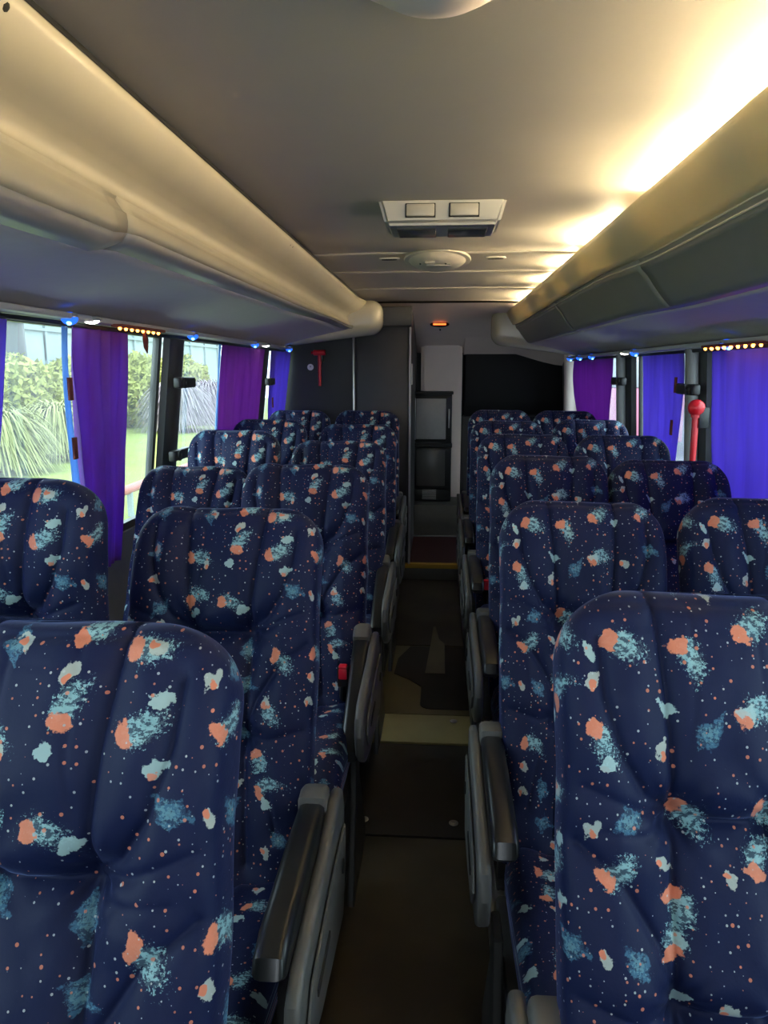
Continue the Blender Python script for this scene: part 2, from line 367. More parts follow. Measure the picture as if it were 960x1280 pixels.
pillar(-1, .55, .62, MAT['pillar'], (), 'dark window pillar nearest the photographer on the hedge side')
pillar(1, .80, .90, MAT['pillar'], (), 'dark window pillar nearest the photographer on the curtained side')

# ceiling in sections, with shallow steps where they overlap
def ceil_z(x, dz=0):
    a = abs(x); return .475 - dz - .006*sm(.3, .62, a) - (.16*sm(.75, 1.2, a))
def section(y0, y1, dz0, dz1, first=False):
    vs, fs = [], []; nx = 40; xs = [-1.18 + 2.36*i/nx for i in range(nx+1)]; ny = 10
    for j in range(ny+1):
        y = y0 + (y1-y0)*j/ny; dz = dz0 + (dz1-dz0)*j/ny
        for x in xs: vs.append((x, y, ceil_z(x, dz) + H))
    m = len(vs)
    for j in range(ny):
        for i in range(nx): a = j*(nx+1)+i; fs.append((a, a+nx+1, a+nx+2, a+1))
    for j in (0, ny):
        base = len(vs)
        for i, x in enumerate(xs): vs.append((x, y0 if j == 0 else y1, ceil_z(x, 0) + H + .04))
        for i in range(nx):
            a = j*(nx+1)+i; q = (a, a+1, base+i+1, base+i); fs.append(q if j == 0 else q[::-1])
    return vs, fs
def ceiling():
    root = None
    for i, (a, b, c, d) in enumerate(((-2.2, 3.22, 0, .0), (3.222, 3.80, .0012, .003), (3.802, 4.55, .0022, .004), (4.552, 5.32, .0035, .010))):
        v, f = section(a, b, c, d)
        o = mesh_obj('ceiling' if i == 0 else 'ceiling_panel', v, f, MAT['ceiling'], root)
        if i == 0: root = struct(o)
    top = bmesh.new(); box(top, -1.2, 1.2, Y0, Y1, .53+H, .56+H); bm_obj('roof_panel', top, MAT['hole'], root, False)
    # curved rear vault sloping to the back wall
    vs, fs = [], []; n = 14; nx = 24
    for j in range(n+1):
        t = j/n; y = 5.32 + 1.46*t
        for i in range(nx+1):
            x = -1.18 + 2.36*i/nx; z = .452 - .30*t**1.6 - .16*sm(.35, 1.1, abs(x-.02))*(t*.8+.2)
            vs.append((x, y, z + H))
    for j in range(n):
        for i in range(nx): a = j*(nx+1)+i; fs.append((a, a+nx+1, a+nx+2, a+1))
    mesh_obj('ceiling_vault', vs, fs, MAT['column'], root)
    return root
CEIL = ceiling()
# dark rubber seal between ceiling and rack on the hedge side
b = bmesh.new(); tube(b, [(-.535, y, .452+H) for y in (-2.1, 0, 2, 4, 5.0)], .016, 8); struct(bm_obj('trim_1', b, MAT['hole']))

# floor: aisle base, raised platforms with grey edge trims
b = bmesh.new(); box(b, -.36, .20, Y0, 5.30, -.06, -.012); FL = struct(bm_obj('floor', b, MAT['aisle'], None, False))
def fpart(name, mat, pts, z0, z1, y):     # polygon in (x,y)
    t = bmesh.new(); a = [t.verts.new((p[0], p[1], z0)) for p in pts]; c = [t.verts.new((p[0], p[1], z1)) for p in pts]; n = len(pts)
    t.faces.new(c); t.faces.new(a[::-1])
    for i in range(n): t.faces.new((a[i], a[(i+1) % n], c[(i+1) % n], c[i]))
    return bm_obj(name, t, mat, FL, False)
def rect(a, b_, c, d): return [(a, c), (b_, c), (b_, d), (a, d)]
fpart('floor_panel', MAT['aisle'], rect(-.335, .165, Y0, 2.21), -.011, 0, 0)
fpart('floor_panel', MAT['mat_dark'], rect(-.335, .165, 2.222, 2.835), -.011, .0, 0)
fpart('floor_panel', MAT['olive'], rect(-.335, .150, 2.85, 3.10), -.011, .002, 0)['label'] = 'olive metallic hatch plate'
fpart('floor_panel', MAT['olive2'], rect(-.335, .165, 3.11, 3.95), -.011, .0, 0)
fpart('floor_panel', MAT['aisle'], rect(-.335, .165, 3.96, 5.28), -.011, .0, 0)
mp_ = [(.163, 3.16)] + [(-.02 - .05*math.sin(k*R(90)/6) , 3.21 - .05*math.cos(k*R(90)/6)) for k in range(7)] + [(-.07, 3.40), (-.13, 3.48), (-.21, 3.55), (-.20, 3.75), (-.14, 3.93), (.163, 3.93)]
fpart('floor_mat', MAT['mat_dark'], mp_, .0005, .004, 0)['label'] = 'dark cut-out floor mat'
fpart('olive_patch', MAT['olive2'], [(-.055, 3.56), (.045, 3.56), (.045, 3.98), (.015, 4.05), (-.005, 4.26), (-.018, 4.26), (-.03, 4.0)], .0045, .0052, 0)  # tapering olive patch lying on the dark mat
b = bmesh.new()
for x, y in ((-.237, 2.297), (.066, 2.297), (-.24, 3.035), (.079, 3.045), (-.24, 1.2), (.066, 1.2)):
    b = bmesh.new(); t = bmesh.new(); disc(b, (x, y, .0035), .016, .003, seg=20, bev=.001); disc(b, (x, y, .0055), .007, .003, seg=12)
    bm_obj('floor_screw', b, MAT['steel'], FL)
for s, x0, x1, nm in ((-1, -1.16, -.345, 'floor_platform_left'), (1, .19, 1.14, 'floor_platform_right')):
    b = bmesh.new(); box(b, x0, x1, Y0, 6.2, -.06, .098); struct(bm_obj(nm, b, MAT['platform'], None, False))
for nm, a, c in (('trim_2', -.352, -.308), ('trim_3', .150, .196)):
    b = bmesh.new(); box(b, a, c, Y0, 5.28, 0.004, .104, .006, 2); o = struct(bm_obj(nm, b, MAT['trim']))
    g = bmesh.new(); box(g, a+.010, a+.016, Y0, 5.28, .1035, .1062); box(g, c-.016, c-.010, Y0, 5.28, .1035, .1062); bm_obj('trim_bead', g, MAT['steel'], o, False)
# rear steps
b = bmesh.new(); box(b, -.44, .30, 5.30, 6.22, -.05, .115); st = struct(bm_obj('floor_step_rear', b, MAT['maroon'], None, False))
b = bmesh.new(); box(b, -.43, .29, 5.285, 5.30, 0, .085, .002); bm_obj('riser', b, MAT['riser'], st)
b = bmesh.new(); box(b, -.43, .29, 5.275, 5.325, .087, .122, .006); bm_obj('yellow_nosing', b, MAT['yellow'], st)
b = bmesh.new(); box(b, -.44, .30, 6.24, 6.8, .117, .385, .004); bm_obj('upper_step', b, MAT['riser'], st)

# front and rear ends of the coach
b = bmesh.new(); box(b, -1.2, 1.2, -2.30, -2.25, -.05, 1.10); box(b, -1.2, 1.2, -2.30, -2.25, 1.75, 2.1); box(b, -1.2, -.95, -2.30, -2.25, 1.1, 1.75); box(b, .95, 1.2, -2.30, -2.25, 1.1, 1.75)
struct(bm_obj('wall_front', b, MAT['wall'], None, False))
b = bmesh.new(); box(b, -1.2, 1.2, 6.8, 6.86, -.05, 2.05); WB = struct(bm_obj('wall_rear', b, MAT['dark'], None, False))
b = bmesh.new(); box(b, .20, 1.14, 6.68, 6.79, 1.10, 1.70, .03, 4); bm_obj('rear_window_panel', b, principled('black_gloss', (.006, .006, .007), .5, 0, .2), WB)
b = bmesh.new(); box(b, .2, 1.12, 6.72, 6.795, .35, 1.10, .01, 2); bm_obj('lower_panel', b, MAT['cabin'], WB)
b = bmesh.new(); prism_x(b, [(6.76, 1.6), (6.5, 1.72), (6.0, 1.95), (6.76, 1.97)], .20, 1.15, .01); bm_obj('rear_cove', b, MAT['column'], WB)
# pale end post beside the rear corner on the curtained side
b = bmesh.new(); tube(b, [(1.04, 6.0, .5), (1.03, 6.0, 1.0), (1.02, 5.98, 1.4), (1.0, 5.95, 1.66)], .06, 14); struct(bm_obj('trim_4', b, MAT['column']))

# ------------------------------------------------------------------ luggage racks
def lerp_tab(tab, y):
    if y <= tab[0][0]: return tab[0][1]
    for (a, va), (b_, vb) in zip(tab, tab[1:]):
        if y <= b_: t = sm(a, b_, y); return va + (vb-va)*t
    return tab[-1][1]
TAB = {-1: dict(zt=[(0, .322), (1.4, .312), (3, .302), (5, .300)], zb=[(1.0, .206), (1.38, .210), (1.46, .228), (3, .240), (4.4, .262), (5, .262)], xo=1.075, zo=.152, end=5.02, cut=1.43),
       1: dict(zt=[(2.0, .318), (3, .345), (5.8, .345)], zb=[(2.0, .172), (3, .188), (5.8, .200)], xo=1.03, zo=.100, end=5.80, cut=2.30)}
def rack_profile(s, y):
    T = TAB[s]; zt, zb = lerp_tab(T['zt'], y), lerp_tab(T['zb'], y)
    e = .25*sm(T['end']-.35, T['end']-.02, y)              # slight swelling into the end cap
    upper = [(.530, .432), (.518, .439), (.506, .438), (.500, .431), (.505, .422), (.522, .400), (.545, .374), (.565, .350), (.582, zt+.016), (.600, zt+.004)]
    h = zt - zb
    if s > 0: upper = [(.530, .432), (.518, .439), (.506, .438), (.500, .431), (.502, .415), (.508, .395), (.520, .370), (.535, .348), (.550, .328), (.562, zt-.012)]
    else: upper = [(.530, .432), (.518, .439), (.506, .438), (.500, .431), (.505, .418), (.518, .400), (.536, .384), (.560, .371), (.590, .361), (.610, .350), (.616, .336), (.610, zt+.010), (.600, zt+.004)]
    lip = [(.600, zt+.004), (.603, zt-.002), (.598, zt-.010), (.590, zt-.022), (.583, zt-.3*h), (.581, zt-.5*h), (.584, zt-.68*h), (.594, zt-.84*h), (.610, zb+.008), (.634, zb)]
    if s > 0: zt -= .016; h = zt-zb; lip = [(.562, zt+.004), (.569, zt-.001), (.566, zt-.006), (.571, zt-.010), (.569, zt-.016), (.578, zt-.026), (.592, zt-.3*h), (.610, zt-.5*h), (.630, zt-.70*h), (.648, zt-.86*h), (.660, zb+.006), (.680, zb)]
    n = 10; x1, z1 = T['xo'], T['zo']
    x0 = lip[-1][0]; bot = [(x0 + (x1-x0)*k/n, zb + (z1-zb)*k/n + .010*math.sin(math.pi*k/n)*(1 if s > 0 else .6)) for k in range(n+1)]
    f = lambda L: [(x - .105*e*(1 - sm(.75, 1.0, x)), z - .03*e*sm(.40, .30, z)*(1 if s > 0 else 1)) for x, z in L]
    if s < 0: return f(upper), f(lip[:7]), f(bot), f(lip[6:])
    return f(upper), f(lip), f(bot)
def loft(name, s, ys, which, mat, parent, thick=.012, ends=True):
    vs, fs = [], []; m = None
    for y in ys:
        L = rack_profile(s, y)[which]; m = len(L)
        for x, z in L: vs.append((s*x, y, z + H))
    for j in range(len(ys)-1):
        for i in range(m-1):
            a = j*m+i; q = (a, a+1, a+m+1, a+m); fs.append(q if s < 0 else q[::-1])
    o = mesh_obj(name, vs, fs, mat, parent)
    md = o.modifiers.new('solid', 'SOLIDIFY'); md.thickness = thick; md.offset = -1
    return o
def frange(a, b_, st_): n = max(2, int((b_-a)/st_)); return [a + (b_-a)*k/n for k in range(n+1)]
for s, lab in ((-1, 'cream overhead luggage rack above the hedge-side windows'), (1, 'overhead luggage rack lit by the warm cove light, above the drawn curtains')):
    T = TAB[s]; root = empty('luggage_rack', (s*.8, 0, 1.6), lab, 'luggage rack')
    holder = root
    pinv = Matrix.Translation((-s*.8, 0, -1.6))
    parts = []
    cuts = [Y0+.1, T['cut'], T['end']] if s < 0 else [Y0+.1, T['cut'], 3.9, T['end']]
    for a, c in zip(cuts, cuts[1:]):
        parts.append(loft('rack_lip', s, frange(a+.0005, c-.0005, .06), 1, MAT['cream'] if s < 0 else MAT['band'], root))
        if s < 0: parts.append(loft('lower_lip', s, frange(a+.0005, c-.0005, .06), 3, MAT['lip_shade'], root))
    if s > 0:
        for dx, dz, rr in ((.563, .003, .0028), (.568, -.012, .0028)):
            g = bmesh.new(); tube(g, [(rack_profile(s, y)[0][-1][0] + dx - .562, y, rack_profile(s, y)[0][-1][1] + dz + H) for y in frange(Y0+.1, T['end']-.1, .10)], rr, 8)
            parts.append(bm_obj('edge_highlight', g, MAT['bead'], root))
    parts.append(loft('upper_panel', s, frange(Y0+.1, T['end'], .08), 0, MAT['cream'] if s < 0 else MAT['cream_thin'], root))
    parts.append(loft('bottom_panel', s, frange(Y0+.1, T['end'], .10), 2, MAT['rack_under'], root))
    # rounded bulb of an end cap
    q = bmesh.new(); bmesh.ops.create_cube(q, size=1); zi = .235 if s < 0 else .190
    for v in q.verts:
        inn = (v.co.x < 0); lo = v.co.z < 0
        v.co = Vector((s*(.375 if inn else 1.03), T['end'] + (-.10 if v.co.y < 0 else .10), ((zi if inn else T['zo']+.002) if lo else (.444 if inn else .43)) + H))
    bmesh.ops.recalc_face_normals(q, faces=q.faces); bmesh.ops.bevel(q, geom=list(q.edges), offset=.075, segments=7, affect='EDGES', profile=.5)
    parts.append(bm_obj('end_cap', q, MAT['cream'], root))
    # screws on the upper panel
    for y in ((.93, 2.62, 2.66, 3.9, 3.95, 4.7) if s < 0 else (2.75, 4.4)):
        b = bmesh.new(); ball(b, (s*.512, y, .417+H), .006 if y > 1 else .008, (1, 1, 1), 10); parts.append(bm_obj('panel_screw', b, MAT['hole'], root))
    for o in parts: o.matrix_parent_inverse = pinv
    # service rail under the rack, along the window tops
    z = T['zo']; b = bmesh.new(); e = T['end'] - .02
    box(b, min(s*(T['xo']-.10), s*(T['xo']+.02)), max(s*(T['xo']-.10), s*(T['xo']+.02)), Y0+.1, e, z-.018+H, z-.002+H, .003)
    rail = struct(bm_obj('trim_5' if s < 0 else 'trim_6', b, MAT['rail']))
    g = bmesh.new(); tube(g, [(s*(T['xo']-.045), Y0+.1, z-.026+H), (s*(T['xo']-.045), e, z-.026+H)], .007, 8); bm_obj('curtain_track', g, MAT['pillar'], rail)

# cove light tubes behind the rack edge on the curtained side
COVE = [(1, -.6, .45, 'warm cove light tube behind the curtained-side rack edge, nearest the front'), (1, .55, 1.45, 'long warm cove tube above the nearest aisle seat on the drawn-curtain side'),
        (1, 1.55, 2.15, 'warm cove tube making the bright pool just before the air unit'), (1, 2.52, 3.05, 'warm cove tube beside the ceiling between air unit and round hatch'),
        (1, 3.32, 3.62, 'short warm cove tube level with the round hatch'), (1, 3.95, 4.25, 'short warm cove tube beyond the round hatch'), (1, 4.7, 5.15, 'farthest warm cove tube, near the rear vault'),
        (1, 5.28, 5.62, 'last warm cove tube, lighting the rear vault from the curtained-side rack'),
        (-1, -1.9, -.9, 'unseen added cove tube at the front of the coach, brightening the curtained-side rack'), (-1, -.8, .25, 'unseen added cove tube beside the photographer, brightening the curtained-side rack'), (-1, 4.32, 4.42, 'tiny lit cove spot at the far end of the hedge-side rack')]  # front hedge-side pair added to brighten the curtained-side rack
for s_, a, c, lab in COVE:
    t = empty('cove_light', (s_*.572, (a+c)/2, .442+H), lab, 'light', 'warm cove light tubes hidden behind the rack edges')
    b = bmesh.new(); tube(b, [(0, a-(a+c)/2, 0), (0, c-(a+c)/2, 0)], .010, 10); bm_obj('light_tube', b, MAT['cove'], t)
    for y in (a-(a+c)/2, c-(a+c)/2): b = bmesh.new(); box(b, -.014, .014, y-.010, y+.010, -.020, .012, .003); bm_obj('tube_holder', b, MAT['rail'], t)

# ------------------------------------------------------------------ seats
def seg_d(px, pz, a, b_):
    ax, az = a; bx, bz = b_; dx, dz = bx-ax, bz-az; L = dx*dx+dz*dz
    t = max(0, min(1, ((px-ax)*dx + (pz-az)*dz)/L)) if L else 0
    return math.hypot(px-ax-t*dx, pz-az-t*dz)
def creases(mir):
    L = []
    def add(pts, depth, w_):
        for m in (1, -1):
            L.append(([(m*x, d) for x, d in pts], depth, w_))
    add([(.088, -.05), (.082, .06), (.074, .16), (.064, .265)], .0075, .0050)
    add([(.064, .265), (.070, .36), (.068, .48)], .0075, .0050)
    add([(.068, .48), (.078, .58), (.090, .72)], .0060, .0050)
    L.append(([(-.064, .265), (0, .270), (.064, .265)], .014, .0070))
    L.append(([(-.068, .48), (0, .484), (.068, .48)], .014, .0070))
    add([(.064, .265), (.105, .245), (.135, .20), (.155, .13), (.158, .06)], .0070, .0055)
    add([(.064, .265), (.115, .262), (.185, .235)], .0035, .0050)
    add([(.068, .48), (.092, .41), (.135, .345), (.19, .30)], .0060, .0055)
    add([(.068, .48), (.12, .49), (.19, .47)], .0035, .0050)
    add([(.066, .40), (.072, .33), (.10, .29), (.16, .285)], .0020, .0050)
    add([(.064, .265), (.045, .15), (.040, .02)], .0016, .0045)
    add([(.068, .48), (.125, .56), (.15, .66)], .0030, .0050)
    return L
def back_mesh(name, a0, mat, seed, u_shift=0.0, Lh=.775, NU=300, NV=210):
    CR = creases(1); b0 = .058; rc = .095
    # dense unit cross-section, resampled evenly: starts at the middle of the back
    def section_pts(a, b_, n=3.6):
        P = []
        for k in range(720):
            th = math.tau*k/720 + math.pi/2; c, s_ = math.cos(th), math.sin(th)
            P.append((math.copysign(abs(c)**(2/n), c)*a, math.copysign(abs(s_)**(2/n), s_)*b_))
        P.append(P[0]); S = [0]
        for p, q in zip(P, P[1:]): S.append(S[-1] + math.hypot(q[0]-p[0], q[1]-p[1]))
        out, j = [], 0
        for k in range(NU):
            t = S[-1]*k/NU
            while S[j+1] < t: j += 1
            f = (t-S[j])/(S[j+1]-S[j]); out.append((P[j][0]+(P[j+1][0]-P[j][0])*f, P[j][1]+(P[j+1][1]-P[j][1])*f))
        return out
    vs, fs, uv = [], [], []
    for j in range(NV):
        t = j/(NV-1); z = Lh*(1 - (1-t)**1.0)
        if j >= NV-24:                               # finer rows over the top curl
            z = Lh - (Lh*24/(NV-1))*(1 - math.sin((j-(NV-25))/24*math.pi/2))
        dt = Lh - z
        a = a0 if dt > rc else a0 - rc + math.sqrt(max(0, rc*rc - (rc-dt)**2))*1.0
        a = max(a, a0 - rc*.93)
        top = .05; b_ = b0 if dt > top else b0*max(.06, math.sqrt(max(0, 1 - ((top-dt)/top)**2)))
        a *= 1 + .018*math.sin(math.pi*min(1, z/.55))
        b_ *= 1 + .20*math.exp(-((dt-.13)/.11)**2) * (1 if dt > .05 else .7)
        pts = section_pts(a, b_); per = 0; prev = pts[0]; ss = [0]
        for p in pts[1:]: per += math.hypot(p[0]-prev[0], p[1]-prev[1]); ss.append(per); prev = p
        for (x, y), s_ in zip(pts, ss):
            # leaning profile: lumbar bulge
            yy = y; nx, ny = (x/a0, 0)
            front = sm(.15, -.55, y/b_) if b_ > .002 else 0
            disp = 0
            if front > 0:
                dd = dt if dt > .0 else 0
                for cd, dp in ((.268, .040), (.482, .030)):      # padding overhangs each tufted line
                    if dd > cd: disp += dp*math.exp(-(dd-cd)/.085)*(1 - sm(.055, .10, abs(x)))*sm(0, .006, dd-cd)
                    else: disp -= .016*math.exp(-(cd-dd)/.04)*(1 - sm(.055, .10, abs(x)))
                for tx in (-.066, .066):
                    for td in (.268, .482): disp += .014*math.exp(-((x-tx)**2 + (dd-td)**2)/.018**2)
                disp += .005*math.exp(-((dd-.018)/.005)**2)
                for pl, dep, w_ in CR:
                    m_ = min(seg_d(x, dd, p, q) for p, q in zip(pl, pl[1:]))
                    if m_ < .08: disp += dep*1.5*math.exp(-(m_/w_)**1.3) + dep*1.3*math.exp(-(m_/.024)**2)
                disp = .060*math.tanh(disp/.060)
                bol = sm(.09, .15, abs(x))*(1-sm(.20, .0, dt))*.016 + .010*math.exp(-((dt-.15)/.09)**2)
                disp -= bol + .010*math.exp(-((dt-.52)/.10)**2)*(1-sm(.08, .14, abs(x)))
                # pulled pleats running to the four tufts
                for tx in (-.066, .066):
                    for td in (.265, .48):
                        r_ = math.hypot(x-tx, dd-td)
                        if r_ < .15: disp += .0034*math.sin(math.atan2(dd-td, x-tx)*9 + seed)*math.exp(-r_/.05)*min(1, r_/.02)
            wob = noise.noise(Vector((x*9+seed, z*7, y*9)))*.0055 + noise.noise(Vector((x*24, z*20+seed, y*20)))*.0022
            yy += front*disp - wob*(.4+front)
            xx = x*(1 + (noise.noise(Vector((seed*3, z*8, 1)))*.02))
            vs.append((xx, yy, z + (noise.noise(Vector((x*8+seed, 0, y*5)))*.006 - .030*(x/a0)**4*0)*sm(.5, .74, z)))
            arc = s_ - per/2 if per else 0
            uv.append((arc + u_shift, z))
    for j in range(NV-1):
        for k in range(NU): a_ = j*NU+k; b2 = j*NU+(k+1) % NU; fs.append((a_, b2, b2+NU, a_+NU))
    c0 = len(vs); vs.append((0, 0, 0)); uv.append((0, 0))
    for k in range(NU): fs.append((c0, (k+1) % NU, k))
    lastr = (NV-1)*NU
    half = NU//2
    for k in range(half):          # zip the last thin ring shut
        a_, b2 = lastr+k, lastr+k+1; c_, d_ = lastr+(NU-k) % NU, lastr+(NU-k-1) % NU
        q = []
        for i in (a_, b2, d_, c_):
            if i not in q: q.append(i)
        if len(q) >= 3: fs.append(tuple(q))
    return mesh_obj(name, vs, fs, mat, None, True, uv)
def cushion_mesh(name, mat, hw=.205, L=.47, T=.135):
    # closed loop profile in (y,z) swept across x; front roll, tufted top
    N, M_ = 96, 54; vs, fs, uv = [], [], []
    def prof(k, hw_s):
        th = math.tau*k/N; c, s_ = math.cos(th), math.sin(th); n = 4.0
        return (math.copysign(abs(c)**(2/n), c)*(L/2), math.copysign(abs(s_)**(2/n), s_)*(T/2))
    for i in range(M_):
        u = -1 + 2*i/(M_-1); x = math.copysign(1-(1-abs(u))**1.0, u)*hw; e = 1 if abs(u) < .8 else math.sqrt(max(.004, 1-((abs(u)-.8)/.2)**2))
        x = hw*u
        for k in range(N):
            y, z = prof(k, e); y *= .90 + .10*e; z *= .30 + .70*e
            y -= .235
            up = sm(.2, .8, z/(T/2))
            d = .010*math.exp(-((abs(x)-.075)/.008)**2) + .008*math.exp(-((y+.30)/.010)**2)*(1 if abs(x) < .075 else 0) - .012*sm(.10, .16, abs(x))
            z -= up*d
            z += .018*sm(-.28, -.45, y)*0 - .03*sm(-.38, -.47, y) + noise.noise(Vector((x*9, y*9, z*6)))*.006
            vs.append((x, y, z)); uv.append((x+.02, -y + (0 if z > 0 else .3) + (T/2-z)*.8))
    for i in range(M_-1):
        for k in range(N): a = i*N+k; b_ = i*N+(k+1) % N; fs.append((a, a+N, b_+N, b_))
    fs.append(tuple(range(N))); fs.append(tuple(range((M_-1)*N, M_*N))[::-1])
    return mesh_obj(name, vs, fs, mat, None, True, uv)

def make_seat(name, mat, seed, aisle=0):
    """aisle: 0 window seat, +1 armrest panel on the +x side, -1 on the -x side."""
    root = bpy.data.objects.new(name, None); root.empty_display_size = .05; C.objects.link(root)
    bk = BACK[(mat.name, seed)].copy(); bk.name = 'backrest'; C.objects.link(bk); bk.parent = root; bk.location = (0, .03, .39)
    b = bmesh.new()          # moulded shell behind the backrest
    prism_x(b, [(.045, .02), (.075, .06), (.078, .50), (.064, .62), (.052, .62), (.048, .30)], -.17, .17, .004)
    bm_obj('back_shell', b, MAT['backshell'], bk)
    cu = CUSH.copy(); C.objects.link(cu); cu.name = 'seat_cushion'; cu.parent = root; cu.location = (0, .0, .385); cu.rotation_euler = (R(-4), 0, 0)
    b = bmesh.new(); box(b, -.19, .19, -.40, .02, .275, .315, .008)
    box(b, -.17, .17, .0, .055, .27, .42, .006)
    bm_obj('seat_frame', b, MAT['frame'], root)
    for x in (-.16, .16):
        b = bmesh.new(); box(b, x-.018, x+.018, -.34, -.30, .0, .285, .006); box(b, x-.018, x+.018, -.06, -.02, .0, .285, .006)
        box(b, x-.022, x+.022, -.37, .01, .0, .018, .004)
        bm_obj('leg', b, MAT['frame'], root)
    if aisle:
        s = aisle; xi, xo = s*.224, s*.247
        b = bmesh.new()
        pr = [(.20, .48), (.215, .56), (.19, .610), (.12, .622), (-.02, .600), (-.33, .585), (-.385, .560), (-.40, .515), (-.37, .45), (-.30, .405), (-.16, .375), (.08, .350), (.17, .37)]
        prism_x(b, pr, min(xi, xo), max(xi, xo), .009, 3)
        sh = bm_obj('armrest_panel', b, MAT['shell'], root)
        b = bmesh.new(); x3 = s*.2485                      # inset cover on the aisle face, with a dark slot and cap
        pr2 = [(.15, .47), (.16, .55), (-.02, .555), (-.30, .54), (-.345, .50), (-.28, .44), (-.10, .41), (.10, .39)]
        prism_x(b, pr2, min(x3, x3+s*.006), max(x3, x3+s*.006), .004, 2); bm_obj('side_cover', b, MAT['shell'], sh)
        b = bmesh.new(); disc(b, (s*.255, .09, .50), .014, .004, 'X', 18); bm_obj('bolt_cap', b, MAT['hole'], sh)
        b = bmesh.new(); box(b, min(s*.253, s*.257), max(s*.253, s*.257), -.27, -.12, .492, .505, .001); bm_obj('slot', b, MAT['hole'], sh)
        # padded armrest, pivoting at its rear
        b = bmesh.new()
        pp = [(.03, -.022), (.04, .012), (.0, .026), (-.18, .020), (-.40, .004), (-.455, -.012), (-.468, -.038), (-.44, -.055), (-.30, -.050), (-.05, -.040)]
        prism_x(b, pp, -.024, .024, .014, 4)
        pad = bm_obj('armrest_pad', b, MAT['pad'], root); pad.location = (s*.201, .115, .605)
        b = bmesh.new(); prism_x(b, [(.03, -.04), (.06, .0), (.05, .035), (.015, .042), (-.02, .036), (-.025, -.03)], -.026, .026, .012, 3)
        bm_obj('pivot_cap', b, MAT['shell'], pad)
        # floor bracket under the aisle side
        b = bmesh.new(); prism_x(b, [(-.30, 0), (-.30, .03), (-.22, .30), (-.22, .40), (-.14, .40), (-.14, .30), (.02, .03), (.02, 0)], s*.196 if s > 0 else -.214, .214 if s > 0 else s*.196, .004)
        bm_obj('leg_plate', b, MAT['frame'], root)
    return root
def belt(root, s, red=True, y=-.06, z=.50, x=.155, up=.05):
    b = bmesh.new(); box(b, s*x-.017, s*x+.017, y-.012, y+.012, z, z+.062, .006, 3)
    bk = bm_obj('belt_buckle', b, MAT['pad'], root)
    b = bmesh.new(); box(b, s*x-.012, s*x+.012, y-.0165, y-.010, z+.026, z+.058, .003, 2); box(b, s*x-.012, s*x+.012, y-.014, y+.010, z+.058, z+.066, .003, 2)
    bm_obj('red_button', b, MAT['redbtn'], bk)
    b = bmesh.new(); pts = [(s*(x-.01), y+.05, .36), (s*(x-.005), y+.02, .43), (s*x, y, z+.01)]
    tube(b, pts, .011, 8); bm_obj('belt_strap', b, MAT['pad'], root)

BACK = {}
for mat in (MAT['fab'], MAT['fab_r']):
    o = back_mesh('backrest', .208, mat, 1.7 if mat is MAT['fab'] else 4.2); BACK[(mat.name, 1)] = o
CUSH = cushion_mesh('seat_cushion', MAT['fab_c'])
protos = {}
for side, mat in ((-1, MAT['fab']), (1, MAT['fab_r'])):
    protos[(side, 'a')] = make_seat('coach_seat', mat, 1, 1 if side < 0 else -1)
    protos[(side, 'w')] = make_seat('coach_seat', mat, 1, 0)
for o in list(BACK.values()) + [CUSH]: bpy.data.objects.remove(o)
used = set()
ORD = ['nearest', 'second', 'third', 'fourth', 'fifth', 'rearmost']
def seat(side, col, row, x, y, rec, padrot=0, buckle=None, label=None, dz=0, w_=1.0, ay=0, al=1.0, ax=0):
    k = (side, col); p = protos[k]
    if k in used: p = copy_tree(p)
    used.add(k)
    p.location = (x, y, .10 + dz)
    for ch in [c for c in bpy.data.objects if c.parent == p]:
        if ch.name.startswith('backrest'): ch.rotation_euler = (-R(rec), 0, 0)
        if ch.name.startswith('armrest_pad'): ch.rotation_euler = (-R(padrot), 0, 0)
        if ch.name.startswith('armrest'): ch.scale = (1, al, 1); ch.location.x += ax; ch.location.y = (ch.location.y*1.0 if 'pad' in ch.name else .2*(1-al)) + ay
        if w_ != 1.0 and ch.name.startswith(('backrest', 'seat_cushion')): ch.scale = (w_, 1, 1)
    bank = 'the hedge side' if side < 0 else 'the drawn-curtain side'
    pos = 'aisle' if col == 'a' else 'window'
    tag(p, label or f'floral navy velvet coach seat, {ORD[row-1]} {pos} seat on {bank}', 'seat', 'floral coach seats on ' + bank)
    if buckle: BELTS.append((p, buckle))
    return p
BELTS = []
XL, XR = -.452, .345
seat(-1, 'a', 1, XL+.030, .50, 21, 2, w_=.97)
seat(-1, 'a', 2, XL, 1.27, 24, 4, w_=.97, ay=-.15, al=.80, ax=.03)
seat(-1, 'a', 3, XL+.03, 2.05, 24, -24, (1, -.02), w_=.97, ay=-.05, al=.85)
seat(-1, 'a', 4, XL+.03, 2.86, 24, -18, w_=.97, al=.85)
seat(-1, 'a', 5, XL+.03, 3.64, 20, -4, w_=.97, al=.85)
seat(-1, 'a', 6, XL, 4.55, 12, 2, w_=.97, al=.85)
seat(-1, 'a', 0, XL, -.30, 20, 2, w_=.97, label='floral aisle seat on the hedge side, out of view behind the photographer')
seat(-1, 'w', 0, -.865, -.30, 14, w_=.93, label='floral window seat on the hedge side, out of view behind the photographer')
seat(-1, 'w', 1, -.865, .52, 12, w_=.93)
seat(1, 'w', 1, .765, .66, 20, w_=.93)
seat(1, 'a', 0, XR+.03, -.30, 20, 3, w_=.92, al=.78, label='floral aisle seat on the drawn-curtain side, out of view behind the photographer')
seat(1, 'w', 0, .78, -.30, 20, w_=.93, label='floral window seat on the drawn-curtain side, out of view behind the photographer')
seat(-1, 'w', 2, -.862, 1.30, 6, w_=.98, dz=.03)
